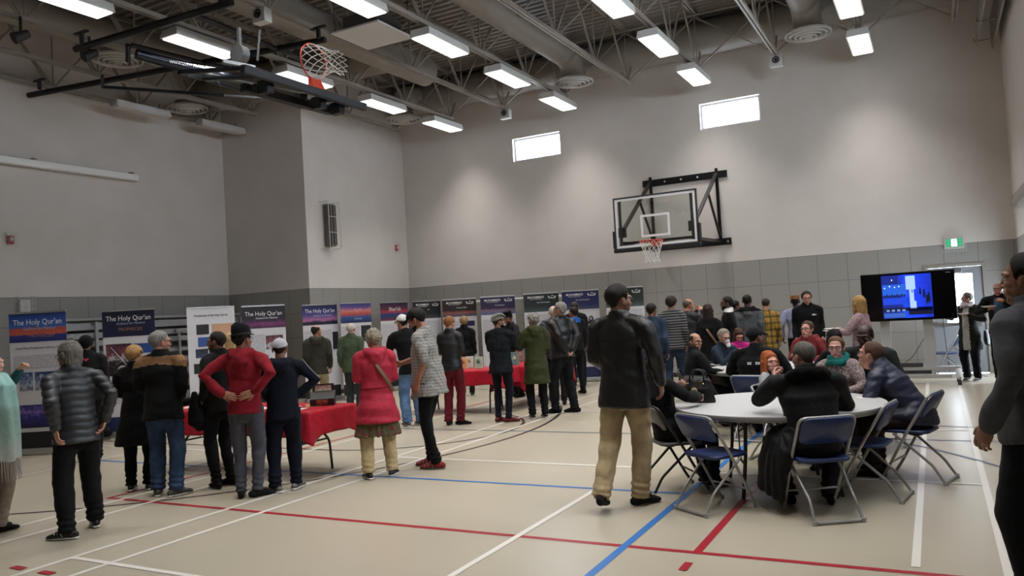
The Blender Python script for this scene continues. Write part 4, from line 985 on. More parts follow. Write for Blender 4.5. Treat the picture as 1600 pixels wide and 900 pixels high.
def strap(P, m, a=(-.12, .0, .50), b=(.17, .0, .0), back=True, bag=None, name='shoulder_strap', w=.018):
    T, s = P['T'], P['s']; sg = -1 if back else 1; mb = MB()
    q = [T(a[0]*s, 0, (a[2]+.01)*s), T((a[0]*.7+b[0]*.3)*s, sg*.165*s, (a[2]*.7+b[2]*.3)*s), T((a[0]*.35+b[0]*.65)*s, sg*.165*s, (a[2]*.35+b[2]*.65)*s), T(b[0]*s, sg*.06*s, b[2]*s)]
    mb.loft(q, [(w, .004)], 8, ref=T.x); mb.build(name, m, P['root'])
def in_root(P, loc): # local -> world
    M = Matrix.Rotation(-R(P['hd']), 4, 'Z'); v = M @ Vector(loc); return v+Vector(P['root'].location)
# ================================================================== furniture
M_navy = plain('navy plastic', '#1f2f5c', .42); M_cframe = plain('grey painted tube', '#9a9a98', .35, .35); M_cblk = plain('black painted tube', '#1c1c1e', .4); M_gseat = plain('grey plastic', '#5d5b58', .55); M_cap = plain('grey rubber', '#a5a5a2', .6)
def round_path(pts, r=.05, n=5):
    P = [np.array(p, float) for p in pts]; out = [P[0]]
    for i in range(1, len(P)-1):
        a = P[i]+norm(P[i-1]-P[i])*r; b = P[i]+norm(P[i+1]-P[i])*r
        for t in np.linspace(0, 1, n): out.append((1-t)**2*a+2*t*(1-t)*P[i]+t*t*b)
    out.append(P[-1]); return out
def slab(mb, hx, hy, z, th, dip=.0, rc=.07, n=6, mi=0, plane='xy', off=(0, 0, 0)):
    "rounded rectangle slab, slightly dished"
    pts = []
    for cx, cy, a0 in ((hx-rc, hy-rc, 0), (-hx+rc, hy-rc, 90), (-hx+rc, -hy+rc, 180), (hx-rc, -hy+rc, 270)):
        for k in range(n): a = R(a0+90*k/(n-1)); pts.append((cx+rc*math.cos(a), cy+rc*math.sin(a)))
    rings = []
    for sc, zz in ((.0, -dip), (.5, -dip*.8), (.93, 0), (1.0, -.006), (1.0, -th+.006), (.97, -th), (0, -th-dip*.6)):
        rings.append([(p[0]*sc, p[1]*sc, z+zz) for p in pts])
    vs = [q for r_ in rings for q in r_]; m = len(pts); fs = []
    for i in range(len(rings)-1):
        for k in range(m): fs.append((i*m+k, i*m+(k+1) % m, (i+1)*m+(k+1) % m, (i+1)*m+k))
    if plane == 'xz': vs = [(p[0]+off[0], p[2]-z+off[1], p[1]+off[2]) for p in vs]
    else: vs = [(p[0]+off[0], p[1]+off[1], p[2]+off[2]) for p in vs]
    mb.add(vs, fs, mi, True)
def make_chair(loc, rz, label, frame=M_cframe, seat=M_navy, back=None):
    r = empty('folding_chair', loc, rz, label, 'chair', 'folding chairs'); X = .215
    top = [(-.195, .25, .012), (-.205, .20, .09), (-X, .02, .42), (-X, -.19, .77), (X, -.19, .77), (X, .02, .42), (.205, .20, .09), (.195, .25, .012)]
    mb = MB(); mb.loft(round_path(top, .055), [.0125], 10); mb.build('front_leg_frame', frame, r)
    rear = [(-.19, .13, .425), (-.185, .02, .33), (-.17, -.17, .16), (-.185, -.26, .016), (.185, -.26, .016), (.17, -.17, .16), (.185, .02, .33), (.19, .13, .425)]
    mb = MB(); mb.loft(round_path(rear, .035), [.0115], 10); mb.build('rear_leg_frame', frame, r)
    mb = MB(); mb.cyl((-.205, .16, .165), (.205, .16, .165), .009, 8); mb.build('crossbar', frame, r)
    for s in (-1, 1):
        MB().loft([(s*.195, .25, .0), (s*.195, .25, .03)], [.017], 10).build('foot_cap', M_cap, r); MB().loft([(s*.185, -.262, .0), (s*.185, -.262, .034)], [.018], 10).build('foot_cap', M_cap, r)
    mb = MB(); slab(mb, .195, .195, .455, .028, .014, off=(0, .04, 0)); mb.build('seat', seat, r)
    mb = MB(); slab(mb, .205, .115, 0, .018, .014, rc=.06, plane='xz', off=(0, 0, 0)); 
    M = Matrix.Translation((0, -.150, .67)) @ Matrix.Rotation(R(28), 4, 'X'); mb.v = [tuple(M @ Vector(p)) for p in mb.v]
    mb.build('backrest', back or seat, r); return r
hdg = lambda a: -R(a)
chA = make_chair((-1.68, 6.42, 0), hdg(34), 'empty blue chair beside the man in khaki trousers')
def chair(loc, a, label): return copy_tree(chA, None, label, (loc[0], loc[1], 0), hdg(a))
chair((-.86, 6.42), -32, 'blue chair under the man in the long black coat, nearest the camera')
chair((-.56, 7.13), -80, 'empty blue chair seen side on at the right edge of the near table')
chair((-.23, 7.86), -75, 'blue chair under the man in the navy quilted coat')
chair((-1.98, 9.72), 12, 'blue chair under the man in the black cap')
chair((-1.52, 8.55), 100, 'blue chair under the red haired girl')
chair((-.83, 8.55), 200, 'blue chair under the woman in the teal scarf')
chair((-.62, 9.55), 170, 'blue chair under the dark skinned man by the screen')
chair((.16, 17.05), -82, 'blue chair against the back wall behind the television stand')
chB = make_chair((-2.18, 6.95, 0), hdg(52), 'black framed grey chair under the seated person with the handbag', M_cblk, M_gseat)
def chairb(loc, a, label): return copy_tree(chB, None, label, (loc[0], loc[1], 0), hdg(a))
chairb((-2.55, 9.72), 30, 'empty grey chair with its back to the handbag')
chairb((-1.1, 10.25), -45, 'black framed grey chair under the person with long black hair')
chairb((-2.95, 10.55), 75, 'black framed grey chair under the balding man in glasses')
chairb((-2.85, 11.75), 115, 'black framed grey chair under the woman drinking from a cup')
chairb((-2.70, 12.45), 150, 'black framed grey chair under the girl in pink')
chairb((-1.60, 12.35), 205, 'black framed grey chair under the person in the red sweater')
# round tables
M_tt = plain('speckled grey laminate', '#b4b3b2', .42, var=.05, vscale=90); M_tedge = plain('grey table edge', '#7d7c7a', .5); M_tleg = plain('dark table leg', '#3b3a3a', .4, .4)
def round_table(loc, label, rad=.9):
    r = empty('round_table', loc, 0, label, 'table', 'round folding tables'); mb = MB()
    pts = lambda q, z: [(math.cos(a)*q, math.sin(a)*q, z) for a in np.linspace(0, 2*math.pi, 64, endpoint=False)]
    rings = [pts(.001, .745), pts(rad-.012, .745), pts(rad-.004, .742)]; vs = [p for q in rings for p in q]; fs = [(i*64+k, i*64+(k+1) % 64, (i+1)*64+(k+1) % 64, (i+1)*64+k) for i in range(2) for k in range(64)]
    mb.add(vs, fs, 0, False); tp = mb.build('tabletop', M_tt, r)
    mb = MB(); rings = [pts(rad-.004, .742), pts(rad, .735), pts(rad, .700), pts(rad-.012, .695), pts(rad-.03, .71), pts(.001, .71)]; vs = [p for q in rings for p in q]; fs = [(i*64+k, i*64+(k+1) % 64, (i+1)*64+(k+1) % 64, (i+1)*64+k) for i in range(5) for k in range(64)]
    mb.add(vs, fs, 0, True); mb.build('table_edge', M_tedge, r)
    for sx in (-1, 1):
        for sy in (-1, 1): mb = MB(); mb.loft([(sx*.34, sy*.42, .70), (sx*.36, sy*.42, .35), (sx*.40, sy*.42, .0)], [.016], 10); mb.build('leg', M_tleg, r)
        mb = MB(); mb.cyl((sx*.365, -.42, .28), (sx*.365, .42, .28), .011, 8); mb.cyl((sx*.345, -.42, .68), (sx*.345, .42, .68), .012, 8); mb.build('stretcher', M_tleg, r)
        mb = MB(); mb.cyl((sx*.35, 0, .5), (sx*.05, 0, .7), .008, 6); mb.bar((sx*.35, 0, .28), (sx*.35, 0, .68), .012); mb.build('brace', M_tleg, r)
    return r
NT_ = round_table((-1.30, 7.30, 0), 'near round grey table with the black handbag on it'); NT_.rotation_euler = (0, 0, .35)
FT_ = copy_tree(NT_, None, 'far round grey table with a paper plate and cups', (-1.98, 11.05, 0), .1)
# long tables with red cloths
M_redc = cloth('red plastic tablecloth', '#ad2030', .38, .25)
def long_table(loc, rz, L, label, W=.76):
    r = empty('folding_table', loc, rz, label, 'table', 'long folding tables'); mb = MB(); mb.box(-L/2, L/2, -W/2, W/2, .70, .738); mb.build('tabletop', M_tt, r, .01)
    for sx in (-1, 1):
        x = sx*(L/2-.28)
        for sy in (-1, 1): mb = MB(); mb.loft(round_path([(x, sy*.04, .69), (x, sy*.06, .52), (x, sy*.24, .34), (x, sy*.27, 0)], .06), [.0145], 10); mb.build('leg', M_tleg, r)
        mb = MB(); mb.cyl((x, -.22, .36), (x, .22, .36), .011, 8); mb.cyl((x, 0, .38), (x-sx*.4, 0, .69), .009, 6); mb.build('brace', M_tleg, r)
    return r
def tablecloth(loc, rz, L, label, drop, W=.76, seed=0, cdrop=.08):
    mb = MB(); hx, hy = L/2+.008, W/2+.008; per = []; n1, n2 = int(L/.03), int(W/.03)
    for k in range(n1): per.append((-hx+2*hx*k/n1, -hy, 0, -1))
    for k in range(n2): per.append((hx, -hy+2*hy*k/n2, 1, 0))
    for k in range(n1): per.append((hx-2*hx*k/n1, hy, 0, 1))
    for k in range(n2): per.append((-hx, hy-2*hy*k/n2, -1, 0))
    m = len(per); lv = 10; vs = []; rs = random.Random(seed); ph = [rs.uniform(0, 6) for _ in range(6)]
    def cor(x, y): return max(0, 1-(math.hypot(hx-abs(x), hy-abs(y)))/.17)
    for sc in (.0, .97, 1.0):
        for p in per: vs.append((p[0]*sc if sc < 1 else p[0], p[1]*sc if sc < 1 else p[1], .742 if sc < 1 else .741))
    for j in range(1, lv+1):
        f = j/lv
        for k, p in enumerate(per):
            c = cor(p[0], p[1]); u = p[0]*(1 if p[3] else 0)+p[1]*(1 if p[2] else 0)
            fold = (.014*math.sin(u*9+ph[0])+.008*math.sin(u*23+ph[1]))*f
            ox = p[2]*(.006+.035*f+fold)+math.copysign(1, p[0])*c*.035*f; oy = p[3]*(.006+.035*f+fold)+math.copysign(1, p[1])*c*.035*f
            dz = (drop+cdrop*c+.012*math.sin(u*5+ph[2]))*f; vs.append((p[0]+ox, p[1]+oy, .741-dz))
    fs = [(i*m+k, i*m+(k+1) % m, (i+1)*m+(k+1) % m, (i+1)*m+k) for i in range(lv+2) for k in range(m)]
    mb.add(vs, fs, 0, True); o = mb.build('tablecloth', M_redc, None, 0, loc, (0, 0, rz)); sd = o.modifiers.new('thickness', 'SOLIDIFY'); sd.thickness = .002
    return tag(o, label, 'tablecloth', 'red tablecloths')
TA = (-7.23, 6.80, 0); long_table(TA, 0, 2.44, 'long table nearest the camera, standing behind the boy in navy'); tablecloth((TA[0], TA[1], .002), 0, 2.44, 'red cloth on the table behind the boy in navy', .27, seed=1)
TB = (-7.44, 11.82, 0); long_table(TB, R(6), 1.83, 'long table across the middle, behind the woman in maroon trousers'); tablecloth((TB[0], TB[1], .002), R(6), 1.83, 'red cloth under the leaning books beside the maroon trousers', .25, seed=2)
TC = (-6.72, 13.22, 0); long_table(TC, R(88), 1.83, 'long table turned sideways behind the woman in the olive coat', .70); tablecloth((TC[0], TC[1], .002), R(88), 1.83, 'red cloth with a low hanging corner behind the olive coat', .33, .70, 3, .16)
# ================================================================== roll-up banners
M_alu = plain('aluminium', '#b5b5b5', .35, .8); M_bwhite = plain('banner white', '#cfcdd0', .6); M_bblack = plain('banner backing', '#14141a', .6)
def print_text(rows=.02, col='#5d5a60', bg='#cbc9cd', fill=.62, seed=0):
    key = ('ptext', rows, col, bg)
    if key in MATS: return MATS[key]
    t = NT('printed text'); P, xyz = t.pos(); f = t.math('FRACT', t.math('DIVIDE', xyz[2], rows)); ln = t.math('LESS_THAN', f, .5)
    mp = t.n('ShaderNodeMapping'); mp.inputs['Scale'].default_value = (85, 1, 1/rows*.5); t.l(P, mp.inputs[0]); n = t.noise(mp.outputs[0], 1, 1)
    w = t.math('GREATER_THAN', n, .43); t.l(t.mix(t.math('MULTIPLY', t.math('MULTIPLY', ln, w), fill), lin(bg), lin(col)), t.b.inputs['Base Color']); t.b.inputs['Roughness'].default_value = .6
    MATS[key] = t.m; return t.m
def print_pic(name, stops, nscale=6, namt=.25, axis=2, h=.4, z0=0.0, dist=1.0):
    "printed picture: horizontal bands broken up by noise"
    t = NT(name); P, xyz = t.pos(); n = t.noise(P, nscale, 5, .65, dist)
    v = t.math('ADD', t.math('DIVIDE', t.math('SUBTRACT', xyz[axis], z0), h), t.math('MULTIPLY', t.math('SUBTRACT', n, .5), namt*2))
    t.l(t.ramp(v, [(p, lin(c)) for p, c in stops]), t.b.inputs['Base Color']); t.b.inputs['Roughness'].default_value = .55; return t.m
TXTW = plain('white lettering', '#e6e4e2', .6); TXTG = plain('pale blue lettering', '#9fb3cf', .6); TXTO = plain('bronze lettering', '#a0705a', .6); TXTD = plain('dark lettering', '#34343a', .6)
def banner(px, X=None, Y=None, phi=0, label='', head=None, title=None, foot='#14141a', H=2.12, W=.85, hh=.42, pics=(), texts=True, bgm=None):
    d = ray(*px)
    if X is not None: k = X/d.x
    else: k = Y/d.y
    P = Vector((d.x*k, d.y*k, 0)); a = R(28.17+phi); r = empty('roll_up_banner', P, a, label, 'banner', 'roll up banners')
    # local: x right, -y towards the viewer
    mb = MB(); mb.box(-W/2-.01, W/2+.01, -.05, .07, .02, .10); mb.build('base_case', M_alu, r, .012)
    for s in (-1, 1): mb = MB(); mb.box(s*W*.33-.02, s*W*.33+.02, -.17, .17, 0, .02); mb.build('foot', M_alu, r, .004)
    mb = MB(); mb.cyl((0, .03, .08), (0, .02, H+.015), .011, 8); mb.build('pole', M_alu, r)
    mb = MB(); mb.box(-W/2, W/2, -.012, .012, H-.03, H); mb.build('top_rail', M_alu, r, .004)
    sh = MB().box(-W/2, W/2, -.002, .0, .09, H-.02).build('printed_sheet', [bgm or M_bwhite], r)
    y = -.0045; z1 = H-.03
    def panel(nm, x0, x1, z0, z1_, m, dy=0): return MB().box(x0, x1, y-.0012-dy, y+.001-dy, z0, z1_).build(nm, m, sh)
    if head: panel('printed_header', -W/2, W/2, z1-hh, z1, head)
    panel('printed_footer', -W/2, W/2, .09, .34 if foot else .12, plain('banner footer', foot or '#c8c8cc', .6))
    for tt in (title or []):
        txt, sz, dx, dz, m, shear = tt[:6]; text_mb(txt, sz, m, sh, 'lettering', (dx, y-.004, z1-dz), (R(90), 0, 0), shear, xs=tt[6] if len(tt) > 6 else .92, bold=tt[7] if len(tt) > 7 else .0)
    if texts:
        for (x0, x1, z0, z1_) in (texts if texts is not True else ((-W*.46, W*.46, .45, z1-hh-.06),)): panel('printed_text', x0, x1, z0, z1_, print_text())
    for (x0, x1, z0, z1_, m) in pics: panel('printed_picture', x0, x1, z0, z1_, m, .0015)
    return r, sh
sun = lambda n, st, **k: print_pic(n, st, **k)
h0, H0 = 1.66, .44
city = sun('city skyline print', [(0, '#20286a'), (.22, '#2c3578'), (.28, '#c25a44'), (.45, '#b0503f'), (.52, '#3a63a8'), (.8, '#2b4f9a'), (1, '#1c2c66')], z0=1.67, h=.42, nscale=9, namt=.10)
navyh = sun('dark navy print', [(0, '#141a38'), (.5, '#191f3c'), (1, '#15162a')], z0=1.67, h=.42)
purp = sun('purple nebula print', [(0, '#35183a'), (.18, '#7a3268'), (.32, '#3a1c3e'), (.5, '#1a131f'), (1, '#141118')], z0=1.67, h=.42, nscale=5, namt=.18)
dusk = sun('dusk print', [(0, '#101428'), (.14, '#1b1f3d'), (.25, '#a8658f'), (.5, '#4a4788'), (.75, '#232c66'), (1, '#161c44')], z0=1.67, h=.42, nscale=5, namt=.14)
sunset = sun('red sunset print', [(0, '#1c2350'), (.3, '#2c5088'), (.45, '#b5483c'), (.62, '#c87a70'), (.8, '#5a4a88'), (1, '#2d3a7c')], z0=1.67, h=.42, nscale=5, namt=.12)
shar = sun('red lake print', [(0, '#7a2338'), (.2, '#24365e'), (.38, '#2e3f6e'), (.48, '#a3303a'), (.65, '#541f38'), (1, '#1a1a3a')], z0=1.67, h=.42, nscale=5, namt=.10)
dk = lambda nm, c1, c2, c3: sun(nm, [(0, c3), (.25, c2), (.36, c1), (1, c1)], z0=1.67, h=.42, nscale=7, namt=.08)
pa = sun('photo collage print', [(0, '#14161d'), (.35, '#70727a'), (.5, '#a8b0bd'), (.7, '#34507e'), (1, '#20242c')], z0=.8, h=.5, nscale=14, namt=.6)
pb = sun('machine photo print', [(0, '#161214'), (.4, '#2b2024'), (.55, '#c9c4c6'), (.62, '#7c4550'), (1, '#17141a')], z0=1.0, h=.6, nscale=8, namt=.5, dist=2)
pc = sun('night road print', [(0, '#17183a'), (.4, '#2a2a78'), (.6, '#8a6fb0'), (.75, '#3a3a8a'), (1, '#1c1f4c')], z0=.4, h=.4, nscale=9, namt=.5, dist=1.5)
pd = plain('peach print', '#c79a7c', .6, var=.06, vscale=20); pe = sun('white machine print', [(0, '#2f4f80'), (1, '#274a8c')], z0=1.0, h=.5); pf = sun('mountain print', [(0, '#8f5a58'), (.5, '#7a3f48'), (1, '#b3a9ae')], z0=1.0, h=.3, nscale=6, namt=.2)
b, sh = banner((58, 484), X=-11.75, phi=0, label='banner with orange city skyline nearest the left edge', head=city, title=[('The Holy Qur\'an', .115, 0, .13, TXTW, 0), ('Guidance for Mankind', .058, .02, .225, TXTG, .3), ('PROPHECIES', .07, .06, .335, TXTO, 0)],
    pics=((-.40, .40, .40, .74, pc), (-.30, -.10, .95, 1.22, pa), (-.07, .36, .95, 1.22, pa)), texts=((-.38, .38, 1.28, 1.48),))
text_mb('How Many Prophecies will you fulfil', .047, TXTD, sh, 'lettering', (0, -.009, 1.58), (R(90), 0, 0), .25)
b, sh = banner((200, 480), X=-11.85, phi=4, label='navy headed banner with a black and white machine photo', head=navyh, title=[('The Holy Qur\'an', .115, 0, .12, TXTW, 0), ('Guidance for Mankind', .056, .03, .205, TXTG, .3), ('PROPHECIES', .075, .03, .305, TXTO, 0)],
    foot='#1c2a55', pics=((-.38, .03, 1.02, 1.55, pb), (.07, .40, 1.38, 1.54, pe), (.10, .38, .95, 1.3, pa)), texts=((-.38, .38, .55, .95),))
mb = MB(); mb.loft([(-.12+math.cos(a)*.07, -.009, 1.10+math.sin(a)*.07) for a in np.linspace(0, 6.283, 24, endpoint=False)], [(.022, .0015)], 8, closed=True, ref=(0, 0, 1)); mb.bar((-.3, -.009, 1.5), (-.06, -.009, 1.2), .03, .003); mb.build('printed_wheel', plain('print pale grey', '#b9b5b7', .6), sh)
b, sh = banner((329, 478), X=-11.6, phi=38, label='mostly white banner with small photos down its left side', head=None, foot=None, title=[('Prophecies of the Holy Qur\'an', .052, 0, .13, TXTD, 0, .92, .001)],
    pics=((-.27, -.05, 1.62, 1.80, pb), (-.25, -.05, 1.40, 1.57, pe), (-.30, -.08, 1.20, 1.36, pa), (-.34, -.12, .92, 1.10, pb), (-.26, -.05, .66, .84, pa), (0, .40, .55, 1.80, pd)), texts=((-.40, -.02, .2, .6),))
b, sh = banner((411, 476), X=-11.5, phi=36, label='black and purple headed banner behind the red hooded sweatshirt', head=purp, title=[('The Holy Qur\'an', .115, 0, .14, TXTW, 0), ('Guidance for Mankind', .052, .05, .225, TXTW, .3), ('IHE DANG', .06, .07, .33, plain('pink lettering', '#9a4f8a', .6), 0)],
    pics=((.02, .36, 1.25, 1.52, pb), (-.18, .06, .85, 1.15, pa)), texts=((-.40, .0, 1.2, 1.55), (-.4, .4, .4, .8)))
banner((499, 474), X=-11.75, phi=44, label='banner with a blue and violet dusk sky header', head=dusk, title=[('The Holy Qur\'an', .115, 0, .12, TXTW, 0), ('Guidance for Mankind', .052, .05, .22, TXTG, .3)], pics=((.28, .42, 1.12, 1.5, plain('dark photo', '#14161f', .6)),), texts=((-.40, .26, .9, 1.55),))
banner((555, 471), X=-11.3, phi=50, label='banner with a red and orange sunset over blue hills', head=sunset, title=[('Hadith', .09, .05, .14, plain('rose lettering', '#c99aa0', .6), .2), ('Teachings', .06, .05, .33, TXTG, 0)], pics=((.12, .40, 1.25, 1.6, pa),), texts=((-.40, .08, .5, 1.6),))
banner((615, 471), X=-11.45, phi=48, label='banner with a deep red lake header reading Shariah', head=shar, title=[('Shari\'ah', .13, .02, .15, TXTW, 0)], pics=((.08, .38, 1.38, 1.6, pb),), texts=((-.40, .05, .5, 1.6),))
def arab(sh, x, z, s=1.0):
    mb = MB(); y = -.009
    for pts in (((-.09, 0), (-.07, -.02), (-.04, -.015), (-.03, .01), (-.01, -.02), (.03, -.022), (.04, .01), (.05, .03)), ((.05, -.02), (.075, -.015), (.08, .035)), ((-.09, 0), (-.1, .02), (-.08, .03), (-.07, .012)), ((-.02, .035), (0, .045), (.02, .035))):
        mb.loft([(x+p[0]*s, y, z+p[1]*s) for p in pts], [(.008*s, .0012)], 6, ref=(0, 0, 1))
    mb.build('calligraphy_mark', TXTW, sh)
def muh(px, phi, label, head, sub, Y=16.75, pics=(), X=None, foot='#14141a', texts=True):
    b, sh = banner(px, X=X, Y=None if X else Y, phi=phi, label=label, head=head, foot=foot, title=[('MUHAMMAD', .074, -.13, .075, TXTW, 0, .92, .001), ('SEAL OF THE PROPHETS', .028, -.13, .122, TXTW, 0), (sub, .045, .05, .2, TXTW, 0)], pics=pics, texts=texts)
    arab(sh, .27, 2.09-.09, 1.0); return sh
muh((666, 470), 42, 'black headed banner half hidden by the man in the black cap', dk('charcoal print', '#16171b', '#22242c', '#45464c'), 'Life', X=-11.2)
muh((717, 466), 8, 'banner with a brown header over a strip of orange photos', dk('brown print', '#231517', '#8a5040', '#2c4468'), 'Victory of Allah', texts=((-.4, .4, .9, 1.55), (-.4, .1, .4, .85)), pics=((.14, .36, 1.42, 1.55, pc),))
muh((777, 463), 8, 'banner with a purple header and a maroon mountain photo', dk('violet print', '#2a1c44', '#7c6470', '#3b5a8c'), 'His Character', pics=((.0, .38, .70, 1.05, pf),), texts=((-.4, .4, 1.1, 1.55),))
muh((845, 459), 10, 'black headed banner behind the white haired man', dk('green black print', '#16201f', '#1f2d2b', '#3f4a4c'), 'Era of the Prophet')
sh = muh((906, 455), 0, 'navy headed banner with a small black portrait medallion', dk('royal blue print', '#1b1d55', '#20245c', '#474d62'), 'Era of the Prophet', foot='#1c2050', texts=((-.4, .4, .42, 1.05), (-.4, .1, 1.1, 1.55)))
mb = MB(); mb.ell((.22, -.008, 1.44), (.055, .001, .075), 20, 10); mb.ell((.22, -.0085, 1.36), (.085, .001, .045), 20, 10); mb.build('printed_portrait', plain('portrait black', '#1a1a1c', .6), sh)
mb = MB(); mb.ell((.215, -.0095, 1.45), (.03, .001, .04), 16, 8); mb.build('printed_face', plain('portrait grey', '#9a9896', .6), sh)
muh((975, 451), 0, 'green headed banner partly behind the tall man in leather', dk('green print', '#17251f', '#243832', '#4c5658'), 'Animal Rights')
# ================================================================== other things on the floor
# white tube goal with net, behind the banners
r = empty('indoor_goal', (-8.9, 17.3, 0), 0, 'white tube goal frame with net standing behind the banners', 'goal'); mb = MB()
mb.loft(round_path([(-1.9, 0, 0), (-1.9, 0, 2.02), (1.06, 0, 2.02), (1.06, 0, 0)], .16, 7), [.032], 12); mb.build('frame', plain('white tube', '#c9c8c6', .4), r)
mb = MB(); mb.cyl((-1.9, .0, .03), (-1.9, .22, .03), .025, 8); mb.cyl((1.06, .0, .03), (1.06, .22, .03), .025, 8); mb.cyl((-1.9, .22, .03), (1.06, .22, .03), .025, 8); mb.build('ground_frame', plain('white tube', '#c9c8c6', .4), r)
mb = MB()
for k in range(20): x = -1.85+k*.15; mb.bar((x, .02, 1.98), (x, .21, .05), .005)
for k in range(13): z = .1+k*.15; yy = .02+.19*(1-z/1.98); mb.bar((-1.88, yy, z), (1.04, yy, z), .005)
mb.build('net', plain('goal net', '#8f8c80', .8), r)
# folded grey benches against the left wall
M_galv = plain('galvanised board', '#a4a6a8', .42, .15); M_dark = plain('dark recess', '#3a3a3c', .7)
r = empty('folded_bench_stack', (XL+.05, 11.15, 0), 0, 'stack of folded grey metal benches along the left wall', 'benches'); mb = MB(); z = 2.06
for z0, z1, d in ((2.02, 2.07, .42), (1.83, 1.98, .36), (1.66, 1.78, .40), (1.50, 1.62, .38), (1.28, 1.36, .44), (1.02, 1.16, .40), (.78, .92, .44), (.50, .66, .42), (.22, .40, .46)):
    MB().box(.02, d, -2.45, 2.45, z0, z1).build('bench_board', M_galv, r, .01)
for yy in (-2.42, -1.3, -.1, 1.1, 2.4):
    mb = MB(); mb.box(.46, .50, yy-.03, yy+.03, .0, 1.95); mb.box(.02, .5, yy-.03, yy+.03, 1.93, 1.99); mb.build('bench_upright', M_galv, r, .004)
for yy in (-1.9, -.6, .6, 1.8):
    mb = MB(); mb.cyl((.52, yy, .3), (.52, yy, 1.7), .03, 8); mb.cyl((.50, yy-.08, 1.72), (.50, yy+.08, 1.72), .045, 10); mb.build('support_leg', M_galv, r)
# black duffel behind the navy headed banner
mb = MB(); mb.loft([(-.28, 0, .14), (-.1, .02, .17), (.12, 0, .16), (.3, .01, .13)], [(.09, .11), (.14, .15), (.14, .14), (.08, .1)], 16, ref=(0, 1, 0), rnd=True); V, F, N = voxel(mb, .02, 2); V = wob(V, N, .012, 3)
q = gnd(166, 690); o = obj_arrays('duffel_bag', V, F, 0, cloth('black nylon', '#17171a', .6)); o.location = (q.x-.5, q.y+.15, .0); tag(o, 'black cloth bag lying behind the navy headed banner', 'bag')
mb = MB(); mb.loft(round_path([(-.12, 0, .28), (-.1, 0, .42), (.1, 0, .42), (.12, 0, .28)], .05), [.01], 8); mb.build('bag_handle', cloth('black nylon', '#17171a', .6), o)
# television on its trolley
TVY = 15.62; r = empty('television_trolley', (-.42, TVY+.12, 0), 0, 'pale grey two post trolley on casters below the television', 'trolley'); M_tro = plain('light grey paint', '#b5b6b8', .4)
for x in (-.40, .29):
    mb = MB(); mb.box(x-.085, x+.085, -.03, .03, .30, 1.75); mb.build('post', M_tro, r, .012)
mb = MB(); mb.box(-.75, .72, -.035, .035, .24, .31); mb.build('lower_beam', M_tro, r, .01)
mb = MB(); mb.box(-.62, .60, -.02, .02, .10, .16); mb.build('rear_beam', M_tro, r, .01)
mb = MB(); mb.box(-.25, .16, -.05, .10, .315, .37); mb.build('cable_tray', M_dark, r)
for x in (-.72, .70):
    mb = MB(); mb.loft([(x, -.30, .12), (x, -.15, .19), (x, 0, .24), (x, .15, .19), (x, .30, .12)], [(.04, .03), (.048, .038), (.055, .045), (.048, .038), (.04, .03)], 14, ref=(1, 0, 0), rnd=True); ft = mb.build('caster_foot', M_tro, r)
    for y in (-.28, .28): mb = MB(); mb.cyl((x-.03, y, .045), (x+.03, y, .045), .045, 16); mb.cyl((x, y, .05), (x, y, .12), .015, 8); mb.build('caster', M_dark, ft)
r = empty('television', (-.42, TVY, 1.565), 0, 'large black flat television showing a blue lit conference', 'television'); mb = MB(); mb.box(-.75, .75, .0, .06, -.43, .43); mb.build('casing', plain('tv black', '#0b0b0d', .3), r, .008)
mb = MB(); mb.box(-.735, .735, -.004, .001, -.415, .415); mb.build('dark_glass', plain('tv glass', '#05060a', .12), r)
t = NT('tv picture'); P, xyz = t.pos(); n = t.noise(P, 12, 4); v = t.math('ADD', t.math('MULTIPLY', xyz[0], .9), t.math('MULTIPLY', n, .25))
col = t.ramp(v, [(.0, lin('#0a1a66')), (.12, lin('#1238c8')), (.3, lin('#0d2ab0')), (.55, lin('#091a7a'))]); t.b.inputs['Base Color'].default_value = (0, 0, 0, 1); t.l(col, t.b.inputs['Emission Color']); t.b.inputs['Emission Strength'].default_value = 2.0
sc = MB().box(-.41, .385, -.008, -.004, -.385, .385).build('screen_picture', t.m, r)
E_ = lambda n, c, s: emit(n, lin(c), s, .01)
def scr(nm, m, *boxes):
    mb = MB()
    for (x0, x1, z0, z1) in boxes: mb.box(x0, x1, -.011, -.008, z0, z1)
    return mb.build(nm, m, sc)
scr('bright_pillar', E_('screen pale', '#a9c6f5', 1.2), (-.02, .13, .12, .36), (.03, .13, -.22, -.09), (.03, .10, -.09, .12))
scr('stage_glow', E_('screen azure', '#1f5fd8', 1.1), (-.40, -.02, .02, .10), (-.40, -.02, .10, .22)); scr('stage_front', E_('screen blue', '#1038b8', 1.6), (-.40, .02, -.14, -.02), (-.02, .03, -.2, .0))
scr('dark_floor', E_('screen dark', '#050a2a', 1.0), (-.405, .38, -.26, -.20), (.0, .38, -.33, -.2)); scr('foreground_tables', E_('screen pale blue', '#3a6ad0', .9), (-.40, -.05, -.37, -.29))
mb = MB()
for k in range(9): mb.ell((-.37+k*.04, -.011, .015+.012*(k % 2)), (.013, .002, .022), 8, 6)
for k in range(4): mb.ell((-.33+k*.085, -.012, -.245), (.03, .002, .022), 10, 6, 1)
for (x, z, s) in ((.20, .07, 1), (.26, .02, 1.2), (.33, -.05, 1.4), (.30, -.08, 1.2), (.075, .08, .5)): mb.ell((x, -.011, z+.06*s), (.012*s, .002, .016*s), 8, 6); mb.ell((x, -.011, z), (.016*s, .002, .055*s), 8, 6)
mb.build('screen_figures', [E_('screen black', '#04071a', .6), E_('screen grey', '#6a86b8', 1.2)], sc)
mb = MB()
for (x, z) in ((-.36, .16), (-.28, .19), (-.20, .17), (-.13, .18), (-.24, .30)): mb.ell((x, -.0125, z), (.007, .002, .012), 8, 6)
